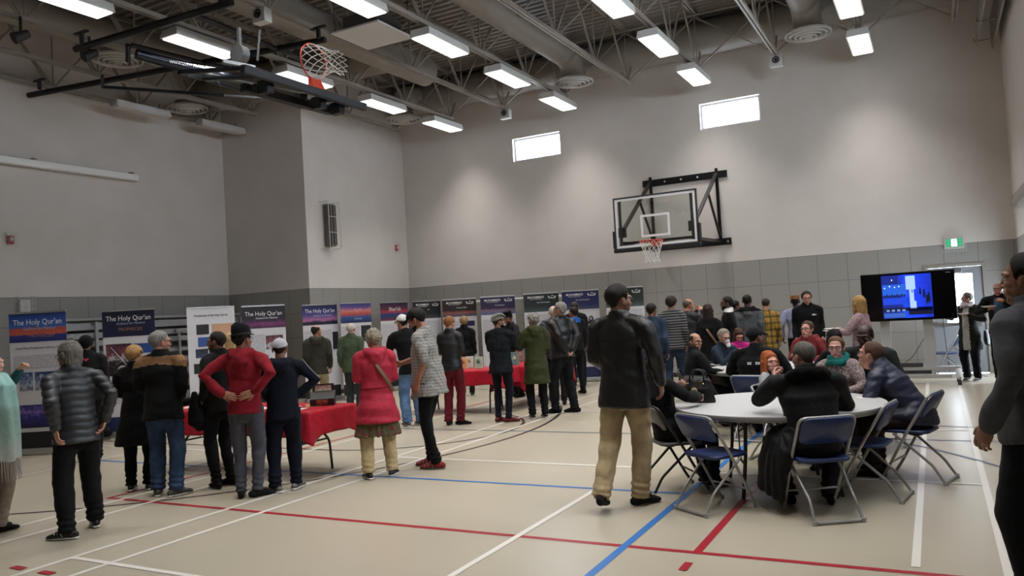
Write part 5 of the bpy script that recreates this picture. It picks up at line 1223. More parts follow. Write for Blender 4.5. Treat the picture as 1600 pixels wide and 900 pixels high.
mb.build('stage_lights', E_('screen white', '#dfeaff', 3), sc)
mb = MB(); mb.box(.61, .68, -.008, -.004, .372, .385); mb.build('logo_plate', plain('pale plastic', '#8a8a8e', .4), r)
# cables by the trolley
def cable(pts, label, w=.006): 
    mb = MB(); mb.loft(round_path(pts, .06, 4), [w], 6); return tag(mb.build('power_cable', M_blkm), label, 'cable', 'black power cables')
cable([(-.12, TVY+.28, 1.25), (-.15, TVY+.5, .9), (-.42, TVY+.6, .45), (-.56, TVY+.5, .34)], 'black cable slanting behind the television posts')
cable([(.10, TVY+.17, 1.2), (.11, TVY+.9, .9), (.13, 17.45, .6), (.16, 17.5, .012), (.5, 17.2, .012), (.62, 16.9, .012)], 'black cable hanging behind the folding chair and lying on the floor')
cable([(.26, 17.52, .5), (.48, 17.45, .35), (.36, 17.35, .012), (.75, 16.8, .012)], 'black cable looping from the wall outlet')
# ================================================================== things on the tables
def onto(px, z=.745): return gnd(px[0], px[1], z)
M_paper = plain('paper', '#d5d2cf', .6)
def sheet(x, y, rz, label, w=.21, l=.297, z=.7465, m=M_paper, th=.003): return tag(MB().box(-w/2, w/2, -l/2, l/2, 0, th).build('paper_sheet', m, None, 0, (x, y, z), (0, 0, rz)), label, 'paper', 'papers on the red cloths')
sheet(-6.35, 6.55, .3, 'white paper near the front right corner of the nearest red cloth'); sheet(-6.62, 6.72, -.2, 'white paper just left of the phone'); sheet(-6.95, 6.6, .1, 'white paper between the two boys on the nearest red cloth'); sheet(-8.2, 6.75, .5, 'white paper at the left end of the nearest red cloth'); sheet(-6.4, 6.95, .8, 'tan leaflet beside the black display box', m=plain('tan card', '#b98a5a', .6))
mb = MB(); mb.box(-.16, .16, -.035, .035, 0, .02); o = mb.build('remote_control', M_blkm, None, .005, (-6.5, 6.62, .7505), (0, 0, .1)); tag(o, 'long black remote lying on papers beside the display box', 'remote')
r = empty('display_box', (-6.30, 6.98, .7455), R(35), 'black leaflet display box with colourful pictures on the nearest red cloth', 'display box'); mb = MB()
mb.prism([(-.14, 0), (.12, 0), (.12, .20), (.08, .20), (-.14, .10)], -.19, .19, axis='x'); mb.build('box_body', plain('black card', '#1b1718', .45), r, .004)
mb = MB(); mb.box(-.17, .17, .10, .112, .12, .30); r.scale = (.72, .72, .8); hb_ = mb.build('header_card', plain('black card', '#1b1718', .45), r); pcx = sun('food print', [(0, '#3a1a14'), (.4, '#b05a3c'), (.6, '#d8c8b8'), (1, '#7a2a1c')], z0=0, h=.3, nscale=30, namt=.8)
MB().box(-.13, .13, .097, .10, .15, .28).build('printed_picture', pcx, hb_); MB().box(-.09, .09, -.144, -.141, .01, .09).build('printed_picture', pcx, r)
def book(x, y, rz, tilt, cover, label, w=.15, h=.21, th=.035, em=None, z=.7445):
    r = empty('leaning_book', (x, y, z), rz, label, 'book', 'books displayed on the red cloths'); M = Matrix.Rotation(-R(tilt), 4, 'X')
    def tb(nm, bx, m, par, bev=0):
        mb = MB(); mb.box(*bx, M=M); return mb.build(nm, m, par, bev)
    cv = tb('cover', (-w/2, w/2, 0, th, .004, h), plain('book cover '+label[:12], cover, .45), r, .003)
    tb('page_block', (-w/2+.006, w/2+.003, .004, th-.004, .006, h+.002), M_paper, r)
    mb = MB(); mb.loft([tuple(M @ Vector((math.cos(a)*w*.26, -.001, h*.5+math.sin(a)*h*.32))) for a in np.linspace(0, 6.283, 24, endpoint=False)], [(.006, .0015)], 6, closed=True, ref=(0, 0, 1))
    mb.ell(tuple(M @ Vector((0, -.001, h*.5))), (w*.18, .003, h*.22), 14, 8); mb.build('cover_medallion', plain('medallion '+label[:8], em or '#a58a50', .4), cv)
    mb = MB(); mb.bar((0, th+.01, 0), (0, th+.09, .0), .05, .004); mb.bar((0, th+.09, .0), tuple(M @ Vector((0, th+.005, h*.7))), .05, .004); mb.build('book_stand', M_paper, r); return r
rA = R(28)
def bk(px, py, *a, **k):
    q = gnd(px, py, .745); x, y = q.x, q.y
    if px < 770: y = min(y, 12.02+(x+7.44)*.105)          # keep on the middle table
    else: x = max(-6.95, x); y = min(max(y, 12.45), 13.9)
    return book(x, y, *a, **k)
bk(724, 577, rA, 14, '#c59a68', 'tan book with a red oval medallion at the left of the row', em='#a34a36'); bk(738, 572, rA, 14, '#5b1f22', 'dark red book behind the tan book', em='#1c1416'); bk(712, 573, rA, 14, '#b8b0a4', 'pale book lying furthest left behind the tan book', em='#8a7a5c')
bk(748, 576, rA, 14, '#9fae94', 'pale green book beside the man in the flat cap', em='#54685a'); bk(756, 571, rA, 14, '#b9b7ae', 'grey white book standing behind the pale green one')
bk(797, 572, R(50), 20, '#24483f', 'green book leaning next to the checked blazer', h=.24, em='#c9c2a8'); bk(801, 566, R(50), 20, '#6b3a30', 'brown book leaning behind the green one', h=.27, em='#b08c6a'); bk(814, 565, R(55), 20, '#28413f', 'dark green book closest to the olive coat', h=.25, em='#3c5a56')
bk(808, 563, R(50), 16, '#3b2a2a', 'dark brown book at the far end of the row', h=.24)
def cup(loc, label, mark=False, tilt=None):
    r = empty('paper_cup', loc, 0, label, 'cup', 'white paper cups'); mb = MB(); n = 20
    prof = [(.0, .0), (.026, 0), (.028, .004), (.040, .092), (.042, .094), (.0385, .092), (.027, .006), (0, .006)]
    vs = [(math.cos(2*math.pi*k/n)*p[0], math.sin(2*math.pi*k/n)*p[0], p[1]) for p in prof for k in range(n)]; fs = [(i*n+k, i*n+(k+1) % n, (i+1)*n+(k+1) % n, (i+1)*n+k) for i in range(len(prof)-1) for k in range(n)]
    mb.add(vs, fs); mb.build('cup_wall', plain('white paper cup', '#d8d6d3', .5), r)
    if mark:
        mb = MB(); mb.loft([(math.cos(a)*.0375*1.0, math.sin(a)*.0375, .06+.010*math.sin(6*a)) for a in np.linspace(-2.6, -.4, 12)], [(.006, .001)], 6, ref=(0, 0, 1)); mb.build('printed_mark', plain('red print', '#8f3a34', .5), r)
    if tilt: r.rotation_euler = tilt
    return r
def plate(loc, label, rad=.115, group='paper plates', rot=None):
    mb = MB(); n = 32; prof = [(.0, .004), (rad*.65, .004), (rad*.8, .012), (rad, .020), (rad, .0225), (rad*.8, .016), (rad*.65, .0), (0, 0)]
    vs = [(math.cos(2*math.pi*k/n)*p[0], math.sin(2*math.pi*k/n)*p[0], p[1]) for p in prof for k in range(n)]; fs = [(i*n+k, i*n+(k+1) % n, (i+1)*n+(k+1) % n, (i+1)*n+k) for i in range(len(prof)-1) for k in range(n)]
    mb.add(vs, fs); o = mb.build('paper_plate', plain('white paper plate', '#d5d3cf', .55), None, 0, loc); 
    if rot: o.rotation_euler = rot
    return tag(o, label, 'plate', group)
q = onto((1122, 571), .746); plate((q.x, q.y+.02, .746), 'flat paper plate on the left side of the far round table'); cup((q.x+.15, q.y-.02, .746), 'paper cup standing beside the plate on the far table')
q = onto((1152, 566), .746); o = MB().box(-.04, .04, -.06, .06, 0, .03).build('folded_napkin', M_paper, None, .006, (q.x, q.y, .746), (0, 0, .4)); tag(o, 'crumpled white napkin by the hand of the balding man', 'napkin')
q = onto((1360, 634), .746); sheet(-.62, 7.62, .5, 'small white paper on the near table under the navy sleeve', .1, .14, z=.746)
# handbag
M_bag = leather('black bag leather', '#141416', .42); r = empty('handbag', (-2.00, 7.32, .746), R(-20), 'black leather handbag with a round gold emblem on the near table', 'handbag'); mb = MB()
mb.loft([(0, 0, .0), (0, 0, .02), (0, 0, .12), (0, 0, .19), (0, 0, .215)], [(.165, .075), (.17, .08), (.155, .065), (.135, .035), (.125, .015)], 24, ref=(1, 0, 0)); V, F, N = voxel(mb, .008, 2); V = wob(V, N, .003, 9, (30, 30, 40)); obj_arrays('bag_body', V, F, 0, M_bag, r)
for y in (-.03, .03): mb = MB(); mb.loft(round_path([(-.08, y, .18), (-.075, y*.6, .30), (.075, y*.6, .30), (.08, y, .18)], .06, 6), [.008], 8); mb.build('bag_handle', M_bag, r)
mb = MB(); mb.loft([(.035*math.cos(a), -.076, .105+.035*math.sin(a)) for a in np.linspace(0, 6.283, 24, endpoint=False)], [.0035], 6, closed=True, ref=(0, 1, 0)); mb.cyl((0, -.068, .105), (0, -.075, .105), .033, 24, mi=1); em_ = mb.build('gold_emblem', [plain('gold', '#c8a878', .3, .9), M_paper], r)
text_mb('MK', .036, plain('dark emblem letters', '#2a241c', .5), em_, 'lettering', (0, -.0765, .105), (R(90), 0, 0), bold=.001)
mb = MB(); 
for x in (-.085, .085): mb.ell((x, -.05, .175), .009, 8, 6)
mb.build('gold_stud', plain('gold', '#c8a878', .3, .9), r)
# ================================================================== the visitors
cb = lambda h='#17171a': cloth('black cloth', h)
M_blkc = cb(); M_char = cloth('charcoal cloth', '#2a2b2e'); M_khaki = cloth('khaki twill', '#a08e6e', .85, .5); M_blktr = cloth('black trousers', '#1b1c20'); M_nvy = cloth('navy cloth', '#161b2b')
M_jean = denim('blue denim', '#2e3e58'); M_ljean = denim('light denim', '#587396'); M_djean = denim('dark denim', '#242f44'); M_bleather = leather('black leather', '#1c1c1d', .42)
SK = '#b98d74'; SKD = '#8a5f48'; SKB = '#3a2620'; SKP = '#c79a86'
# 1: shawl woman cut off by the left edge
P = person('woman with white hair and a mint shawl at the left edge of the picture', (-7.52, 4.02), 62, 1.64, 1.02, .02, head=(5, 0), skin=SKP, hair=('short', '#cfcac2', .02), female=True,
    Rarm='down', Larm=((-.12, .30, .08), (.9, -.2, -1)), Lhand='hold', top=cloth('teal knit', '#2c5358'), hem=-.15, pants=cloth('sand trousers', '#8d7f72'), sleeve=1.1)
mb = MB(); T = P['T']
mb.loft([T(.02, -.01, .52), T(.03, -.02, .40), T(.05, -.03, .2), T(.06, -.04, .0), T(.06, -.04, -.25)], [(.12, .11), (.23, .17), (.25, .19), (.25, .20), (.24, .20)], 26, ref=T.x)
V, F, N = voxel(mb, .011, 3); a = np.arctan2(V[:, 1], V[:, 0]); V = V+N/np.linalg.norm(N, axis=1)[:, None]*(.010*np.sin(a*13+V[:, 2]*3))[:, None]
t = NT('mint shawl'); Pn, xyz = t.pos(); t.l(t.ramp(t.math('MULTIPLY_ADD', xyz[2], .9, -.35), [(.15, lin('#c9c4c0')), (.45, lin('#9fc0b8')), (.8, lin('#86ada6'))]), t.b.inputs['Base Color']); t.b.inputs['Roughness'].default_value = .9; t.bump(t.noise(Pn, 12, 3, .6, 1), .4, .03)
sh = obj_arrays('shawl', V, F, 0, t.m, P['root']); mb = MB()
rs = random.Random(3)
for k in range(70):
    a = k*2*math.pi/70; x, y = .06+math.cos(a)*.235, -.04+math.sin(a)*.195; z = P['hipz']-.25; mb.loft([(x, y, z+.02), (x+rs.uniform(-.01, .01), y, z-.08), (x+rs.uniform(-.02, .02), y+rs.uniform(-.01, .01), z-.17)], [.005, .004, .002], 5)
mb.build('fringe', cloth('fringe', '#b9b3ae'), sh)
# 2: grey puffer
P2 = person('person with a grey bob and quilted puffer jacket, hands at the back pockets', (-6.62, 4.22), -22, 1.68, 1.04, .02, head=(-28, -3), skin=SK, hair=('bob', '#77736c', .026, '#3a3835'), glasses=True, female=False,
    Larm=((.03, -.10, -.45), (.45, -1, 0)), Rarm=((.03, -.09, -.45), (.5, -1, 0)), Lhand=('relax', (.0, -.2, -1), None), Rhand=('relax', (-.5, -.3, -1), None),
    top=plain('grey quilted nylon', '#2a2c30', .48, var=.12, vscale=9), hem=-.14, flare=1.06, puff=.012, sleeve=1.15, collar=.03, pants=M_blktr, leg=1.28, legs=((-.15, -.10, 0, -35), (.19, .13, 0, 20)), boot='sneaker', shoe=plain('black shoe', '#141416', .5), side=-3)
# 3
P = person('man in a black beanie and black jacket with a red mark on the back', (-10.3, 6.75), 2, 1.74, 1.08, skin=SKD, hair=('short', '#1c1817', .012), hat=('beanie', cb('#121215')), top=cb('#1d1d21'), sleeve=1.12, hem=-.12, collar=.02, pants=M_blktr)
mb = MB(); b_ = P['T']; mb.prism([(-.04, .02), (0, -.02), (.04, .02), (.02, .03), (0, .015), (-.02, .03)], -.145, -.14); mb.v = [tuple(b_(v[0], v[1], v[2]+.44)) for v in mb.v]; mb.build('red_emblem', plain('red print', '#a8323a', .6), P['root'])
# 4
person('blonde woman in a flared black coat beside the man with the tan shoulders', (-7.73, 5.62), 12, 1.60, 1.0, head=(25, 0), skin=SKP, hair=('short', '#b58e5a', .030, '#7c5c38'), female=True, Larm='front', Rarm='front', top=cb('#141417'), hem=-.40, flare=1.45, sleeve=1.35, collar=.03, pants=M_blktr, leg=1.12, boot='sneaker', shoe=plain('black shoe', '#141416', .5))
# 5
def yoke(d, x, y): return (d > .435-.16*np.abs(x)) & (d < .515) & (y < .09)
P5 = person('grey haired man in glasses, black coat with tan shoulders and blue jeans', (-7.15, 5.50), 22, 1.74, 1.10, .03, head=(48, 0), skin='#b5826c', hair=('short', '#8a8781', .020, '#55524e'), glasses=True, Larm='front_low', Rarm='front_low',
    top=[cb('#131315'), yoke, cloth('tan suede', '#7d5c40')], hem=-.16, flare=1.05, sleeve=1.22, collar=.02, pants=M_jean, leg=1.25, legs=((-.10, .03, 0, -20), (.12, -.05, 0, 35)), boot='sneaker', shoe=plain('brown shoe', '#3b342e', .6))
mb = MB(); T = P5['T']; mb.loft([T(.27, .16, .08), T(.29, .16, -.10), T(.30, .16, -.22), T(.31, .17, -.27)], [(.03, .05), (.09, .10), (.10, .13), (.05, .08)], 16, rnd=True); V, F, N = voxel(mb, .014, 2); V = V-np.array(T.o)
o = obj_arrays('shoulder_bag', V+np.array(T.o), F, 0, M_blkc); o.location = P5['root'].location; o.rotation_euler = P5['root'].rotation_euler; tag(o, 'black soft bag held by the grey haired man with tan shoulders', 'bag')
# 6
person('balding dark haired man in black, looking left in front of the white banner', (-6.85, 5.98), -42, 1.70, 1.0, .04, head=(-22, 0), skin='#7d5544', hair=('short', '#211b19', .012), Larm='hipside', Rarm='hipside', top=cloth('black fleece', '#1b1c1c'), hem=-.13, sleeve=1.05, collar=.02, pants=M_blktr, legs=((-.09, 0, 0, 20), (.09, -.02, 0, -15)))
# 7
person('blonde woman almost hidden behind the balding man in black', (-9.05, 8.15), 5, 1.66, .95, skin=SKP, hair=('long', '#c2a878', .028, '#8e7448', -.22), female=True, top=M_char, pants=M_blktr)
# 8 teen in red hoodie
hatb = cloth('olive hat band', '#3a372a')
P8 = person('teenager in a red hooded sweatshirt and black brimmed hat, hands on his back', (-6.15, 5.68), 16, 1.72, .96, head=(28, 0), skin='#a06f58', hair=('short', '#17130f', .024), hat=('brim', cb('#15151a'), hatb), glasses=True,
    Larm=((.02, -.12, -.36), (1, -.25, .35)), Rarm=((-.03, -.13, -.36), (1, -.5, .3)), Lhand=('flat', (-.9, -.25, -.25), (0, 1, 0)), Rhand=('flat', (-.9, -.25, -.25), (0, 1, 0)),
    top=cloth('red fleece', '#7c1823'), hem=-.10, sleeve=1.05, hood=True, pants=cloth('grey sweatpants', '#46474e'), leg=1.02, legs=((-.08, .0, 0, -15), (.09, -.02, 0, 50)))
# 9 boy in navy
t = person('boy in a navy tracksuit and pale grey cap, right hand on his hip', (-5.96, 6.0), -2, 1.58, 1.02, head=(10, -8), skin='#8a5f4a', hair=('short', '#1c1614', .010), hat=('cap', cloth('pale grey cap', '#a6a5a9')),
    Larm='front_low', Rarm=((.0, .02, -.36), (1, -.15, .1)), Rhand=('hold', (-.7, .6, -.3), None), top=cloth('navy fleece', '#141929'), hem=-.14, sleeve=1.12, hood=True, pants=cloth('navy track trousers', '#151a2a'), leg=1.22, boot='sneaker', shoe=plain('grey trainer', '#5b5957', .6), legs=((-.12, -.01, 0, -35), (.11, .05, 0, 30)))
mb = MB(); 
for sd in (-1, 1):
    S, E, W = t['arms'][sd]; o_ = np.array((sd*.6, -.5, .3)); o_ = norm(o_)*.062
    for k in (-.012, .012): mb.loft([S+o_*1.15+np.array((0, k, .02)), S*.5+E*.5+o_+np.array((0, k, 0)), E+o_*.9+np.array((0, k, 0))], [(.003, .003)], 5)
mb.build('sleeve_stripe', plain('white piping', '#a9a8ad', .7), t['root'])
# 10-11 behind the near table
person('man with a bald crown, dark olive jacket and beige trousers behind the near table', (-10.0, 11.0), 2, 1.70, 1.05, .02, head=(52, 0), skin='#b98468', hair=('bald', '#2b241f', .012), top=cloth('dark olive jacket', '#35342c'), hem=-.16, sleeve=1.15, hood=True, pants=M_khaki, leg=1.1, boot='sneaker', shoe=plain('brown shoe', '#3b342e', .6))
person('white haired man in a green jacket reading the sunset banner', (-9.45, 11.3), 22, 1.70, 1.04, .03, head=(-5, 0), skin='#c0917c', hair=('short', '#c4bfb6', .010, '#a09a90'), top=cloth('sage green jacket', '#45523f'), hem=-.16, sleeve=1.2, collar=.02, pants=cloth('slate trousers', '#33383b'), leg=1.15, boot='sneaker', shoe=plain('black shoe', '#141416', .5))
# 12 woman in red
red = cloth('red raincoat', '#a52a3c', .6, .5)
P12 = person('woman with short grey curls in a red hooded raincoat and floral skirt', (-5.38, 6.80), -10, 1.62, 1.12, .03, head=(-18, -4), skin='#c0907a', hair=('curly', '#a39a88', .024, '#57503f'), female=True,
    Larm='front', Rarm='front', top=red, hem=-.30, flare=1.34, sleeve=1.18, hood=True, skirt=(-.10, -.46, speck('floral skirt', '#6e2430', '#5c5a3a', '#3f4a33', 22), .42), pants=cloth('cream trousers', '#b9a57e'), leg=1.25, boot='sneaker', shoe=plain('black shoe', '#141416', .5), legs=((-.14, -.03, 0, -10), (.14, .0, 0, 30)), wr=.008)
strap(P12, plain('brown strap', '#6b4a34', .6), (-.09, 0, .50), (.19, 0, .04), True, w=.022)
mb = MB(); T = P12['T']; s_ = P12['s']; mb.loft([T(math.cos(a)*.186*s_, math.sin(a)*.155*s_, .10*s_) for a in np.linspace(0, 6.283, 28, endpoint=False)], [.006], 6, closed=True); mb.build('waist_cord', cloth('red cord', '#7c1826'), P12['root'])
# 13
person('man in a black jacket, white cap and light jeans bending to the left', (-7.35, 10.2), -22, 1.80, 1.10, .03, lean=12, side=-5, head=(-5, -12), skin=SK, hair=('short', '#4a3b30', .012), hat=('cap', cloth('white cap', '#c4c3c2')), Larm='reach', Rarm='front', top=cb('#111114'), hem=-.16, flare=1.05, sleeve=1.2, pants=M_ljean, leg=1.3, boot='sneaker', shoe=plain('grey shoe', '#4a4b4e', .6))
# 14 plaid shirt
P14 = person('man in a grey checked shirt, black cap and sandals, reaching left', (-5.05, 7.35), -66, 1.83, 1.02, .05, lean=7, head=(-4, -28), headfwd=.03, skin='#96654f', hair=('short', '#17120f', .026), hat=('cap', cb('#131317')), glasses=True, beard='#1a1412',
    Larm=((.02, .06, -.49), (.3, -1, 0)), Rarm=((.0, .40, -.26), (.8, -.3, -1)), Rhand='hold', slv_end=.08, top=plaid('grey check cotton', '#8d8a86', '#67655f', '#a5a29c', .034, .034, .30), hem=-.17, flare=1.1, sleeve=1.06, wr=.009, collar=.005, under='shirt', pants=cb('#121316'), leg=.95, boot='sandal', shoe=cloth('red patterned socks', '#7c2e2c'), legs=((-.06, -.05, 0, 0), (.10, .08, 0, 5)))
# 15
person('short red haired woman in a black leather jacket and maroon trousers', (-6.66, 10.30), 24, 1.72, .98, .02, head=(8, -10), skin='#b98a76', hair=('short', '#96603a', .020, '#5a3622'), female=True, Larm='front', Rarm='front', Rhand='hold', top=leather('black leather jacket', '#1b1b1e', .5), hem=-.10, sleeve=1.1, collar=.02, pants=cloth('maroon trousers', '#5b1622'), leg=1.12, legs=((-.10, .0, 0, -10), (.09, .04, 0, 60)))
# 16
person('woman with short blonde hair in a black coat, back turned, beyond the books', (-8.75, 14.1), 3, 1.70, 1.0, skin=SKP, hair=('short', '#9c8058', .030, '#5e4a30'), female=True, top=M_blkc, hem=-.32, flare=1.1, sleeve=1.2, collar=.04, pants=M_blktr, boot='sneaker', shoe=plain('black shoe', '#141416', .5))
# 17
person('bearded man in a flat cap and dark checked blazer', (-6.02, 10.72), 20, 1.70, 1.05, .02, head=(48, 0), skin='#8a6250', hair=('short', '#1a1513', .010), hat=('flat', speck('grey tweed cap', '#4c4843', '#6b665f', '#837d74', 90)), beard='#1a1513', Larm='cross', Rarm=((-.16, .20, -.24), (1, -.2, -.6)), top=plaid('dark checked wool', '#15181d', '#0d0f13', '#1b2027', .08, .10, .4), hem=-.17, flare=1.08, sleeve=1.08, under='blazer', pants=cloth('navy trousers', '#171b26'), leg=.95, shoe=cloth('red and black socks', '#5c2224'), legs=((-.09, .0, 0, 10), (.10, -.05, 0, 60)))
# 18
person('bearded man in a tall black hat leaning over behind the books', (-7.45, 13.95), -128, 1.74, 1.0, lean=14, head=(-12, -16), skin='#7e5544', hair=('short', '#14100e', .010), hat=('fez', cb('#101014')), beard='#14100e', Larm='out', Rarm='front', Lhand='hold', top=M_char, pants=M_blktr, collar=.01)
# 19
person('grey haired woman in a knee length olive coat, talking across the table', (-5.62, 11.15), -14, 1.68, 1.06, .03, head=(-22, 0), skin='#c09484', hair=('curly', '#8f8b82', .020, '#56534c'), female=True, Larm='hold', Rarm='front_low', Lhand='hold', top=cloth('olive wool', '#34381f'), hem=-.38, flare=1.25, sleeve=1.3, hood=True, pants=M_blktr, leg=1.12, boot='sneaker', shoe=plain('black shoe', '#141416', .5))
# 20
person('man with thin white hair in a dark padded jacket, back turned', (-6.02, 12.75), 3, 1.80, 1.04, skin='#c79c86', hair=('bald', '#c9c5be', .008, '#b0aba2'), top=plain('dark nylon', '#232429', .45), hem=-.14, puff=.010, sleeve=1.15, pants=M_blktr)
person('dark haired person with a blue ribbon glimpsed between two men', (-6.35, 14.4), -30, 1.76, .95, head=(-10, 0), skin=SKD, hair=('short', '#201a17', .014), top=[cloth('dark jacket', '#1f2126'), lambda d, x, y: (d > .46) & (y > -.12) & (np.abs(x) < .1), cloth('blue cloth', '#2b5fa5')], pants=M_blktr)
# 21
person('grey haired man in a black leather jacket, hands clasped behind him', (-5.43, 11.75), -38, 1.84, 1.08, .05, head=(-30, 4), skin='#a87e6a', hair=('short', '#8d8880', .026, '#55514b'), Larm='back', Rarm='back', Lhand='grip', Rhand='grip', top=M_bleather, hem=-.10, flare=1.02, sleeve=1.28, collar=.02, pants=M_blktr, leg=1.22, legs=((-.12, .10, 0, -30), (.12, -.08, 0, -30)))
# 22
person('man in a dark suit standing before the navy headed banner', (-6.92, 15.75), 5, 1.88, 1.02, head=(-6, 0), skin='#9a7260', hair=('short', '#3e3833', .014), Larm='front', Rarm='down', top=cloth('dark suit wool', '#1d2026'), hem=-.18, sleeve=1.02, under='suit_jacket', pants=cloth('dark suit trousers', '#1a1c21'))
# 23: the tall man
P23 = person('tall man in a black leather jacket and khaki trousers beside the near table', (-2.36, 6.30), 22, 1.90, 1.08, .02, head=(36, -2), skin='#8f6853', hair=('short', '#16120f', .022), glasses=True, Larm='front_low', Rarm=((.08, .10, -.48), (.5, -1, 0)), Rhand=('relax', (.0, .2, -1), None),
    top=leather('black leather coat', '#1a1a1b', .40), hem=-.18, flare=1.06, sleeve=1.20, collar=.015, pants=M_khaki, leg=1.22, legs=((-.13, -.26, .06, -12), (.06, .06, 0, 32)), wr=.005)
# 24-33 the group at the back wall
person('man in a blue denim jacket behind the tall man', (-4.02, 12.2), 12, 1.74, 1.0, head=(10, 0), skin='#8a604c', hair=('short', '#1c1714', .014), top=denim('denim jacket', '#2a3748'), hem=-.12, sleeve=1.12, pants=M_blktr)
person('brown haired young man in a grey and black striped jumper', (-4.02, 13.3), 0, 1.84, .94, head=(12, 0), skin='#b98770', hair=('short', '#2e231d', .028), top=stripes('striped knit', '#23242a', '#74736f', .045, .35), hem=-.10, sleeve=1.02, under='jumper', pants=M_djean)
person('balding man in a grey waistcoat with his hand at his chin', (-3.93, 14.0), 55, 1.78, 1.04, head=(10, -10), skin='#b8836c', hair=('bald', '#6b5a4a', .008), Larm='face', Rarm='face', Lhand='relax', Rhand='relax', top=cloth('grey wool', '#3a3b3d'), hem=-.14, sleeve=1.08, under='waistcoat', pants=M_blktr)
P = person('woman with long straight brown hair and a black coat, a bag strap across her back', (-3.42, 13.4), 2, 1.66, .98, skin=SK, hair=('long', '#3a2c27', .022, '#1e1614', -.34), female=True, top=cb('#191719'), hem=-.30, flare=1.12, sleeve=1.2, pants=M_blktr)
strap(P, plain('brown strap', '#6b4a34', .6), (-.10, 0, .44), (.17, 0, .0), True)
person('dark skinned man in a black suit and white collar seen in left profile', (-3.22, 14.0), -95, 1.78, 1.0, head=(0, 0), skin='#5c4034', hair=('short', '#120f0e', .014), beard='#15110f', top=[cloth('black suit wool', '#191a1e'), lambda d, x, y: (d > .505), plain('white collar', '#c4c2c4', .7)], hem=-.16, under='suit_jacket', collar=.012, pants=M_blktr)
person('dark haired man in a dark suit looking right, behind the profile man', (-3.28, 14.9), 62, 1.70, 1.0, head=(8, 0), skin='#8f6550', hair=('short', '#171311', .014), top=cloth('charcoal suit wool', '#26282d'), hem=-.16, under='suit_jacket', pants=M_blktr)
person('man in a grey hooded sweatshirt with a black hood, back turned', (-3.00, 14.6), 4, 1.80, 1.06, head=(10, 0), skin='#5b4236', hair=('short', '#14110f', .010), top=[cloth('grey marl fleece', '#56585b'), lambda d, x, y: (d > .47) & (y < .06), cb('#121214')], hem=-.10, hood=True, sleeve=1.12, under='hoodie', pants=M_blktr)
person('man in a yellow and black checked shirt, back turned', (-2.74, 14.95), 8, 1.71, .98, head=(-5, -14), skin='#a87a64', hair=('short', '#3a2f29', .007), top=plaid('yellow check flannel', '#a98c3c', '#2a2622', '#7d3a22', .13, .12, .42), hem=-.18, sleeve=1.12, under='shirt', pants=M_djean)
person('man in a brown round cap and pale blue shirt, back turned', (-2.32, 15.6), 2, 1.72, .98, skin='#3f2b24', hair=('short', '#120e0d', .012), hat=('kufi', cloth('brown woven cap', '#7a5230')), Larm=((.10, .02, -.49), (.6, -1, 0)), top=cloth('pale blue cotton', '#8d92ab'), hem=-.04, sleeve=1.1, under='shirt', pants=M_blktr)
P33 = person('smiling man in glasses and black fleece facing the camera', (-2.02, 14.9), 176, 1.79, 1.02, head=(-4, -6), skin='#b58670', hair=('short', '#3c322d', .022), glasses=True, Larm='down', Rarm='down', top=cloth('black fleece jacket', '#16171b'), hem=-.14, sleeve=1.18, collar=.02, pants=M_blktr)
mb = MB(); T = P33['T']; mb.prism([(-.035, 0), (.035, 0), (.035, .018), (.01, .03), (-.01, .018), (-.035, .018)], 0, .006); mb.v = [tuple(T(-.10+v[0], .150+v[1], .36+v[2])) for v in mb.v]; mb.build('chest_logo', plain('white print', '#d5d5d5', .6), P33['root'])
# ---- seated at the far table
def lookat(x, y, tx, ty): return math.degrees(math.atan2(tx-x, ty-y))
CX, CY = -1.98, 11.05
def seat_at(label, x, y, tx=CX, ty=CY, **k): return person(label, (x, y), 0, sit=True, absf=lookat(x, y, tx, ty), seat=.44, **k)
seat_at('balding man in gold rimmed glasses and a black coat, seated with a scowl', -2.93, 10.50, H=1.66, w=1.05, belly=.02, lean=4, head=(58, -4), skin='#a57860', hair=('bald', '#2b2522', .010), glasses=True, Rarm='table', Larm='lap', Rhand='flat', top=[cb('#15161b'), lambda d, x, y: (np.abs(x) < .03+.04*(d-.2)) & (y > .05) & (d > .1), cloth('grey zip jumper', '#3c3f44')], hem=-.05, sleeve=1.2, collar=.02, pants=M_blktr)
P35 = seat_at('woman with short grey hair in a blue denim jacket drinking from a paper cup', -2.86, 11.68, H=1.68, w=1.0, lean=12, head=(4, -14), skin='#b88a76', hair=('short', '#94897a', .026, '#5c5244'), glasses=True, female=True, Rarm=((-.16, .28, .0), (.7, -.1, -1)), Larm='table', Rhand=('hold', (-.5, .4, .5), (-.6, .6, 0)), top=denim('dark denim jacket', '#1c2531'), hem=-.05, sleeve=1.12, collar=.015, pants=M_blktr)
cpos = in_root(P35, tuple(P35['head'](.01, .135, -.075))); cup(tuple(cpos-Vector((0, 0, .03))), 'paper cup with a red print raised to the mouth of the woman in denim', True, (R(-18), R(-20), 0))
seat_at('girl with brown hair in a bright pink jacket looking down', -2.72, 12.35, H=1.60, w=1.0, lean=5, head=(2, -26), skin='#b98672', hair=('long', '#4a3026', .020, '#2a1a15', -.24), female=True, Larm='table', Rarm='table', top=cloth('hot pink jacket', '#a8206e', .6), hem=-.05, sleeve=1.2, puff=.006, collar=.03, pants=M_blktr)
P37 = seat_at('broad man in a black cap and black jacket with white lettering, back turned', -1.96, 9.78, H=1.80, w=1.18, belly=.05, lean=8, head=(35, -4), skin='#8a604c', hair=('short', '#1a1614', .010), hat=('cap', cb('#202024')), Larm='table', Rarm='table', top=cb('#16171a'), hem=-.06, sleeve=1.3, collar=.02, pants=M_blktr)
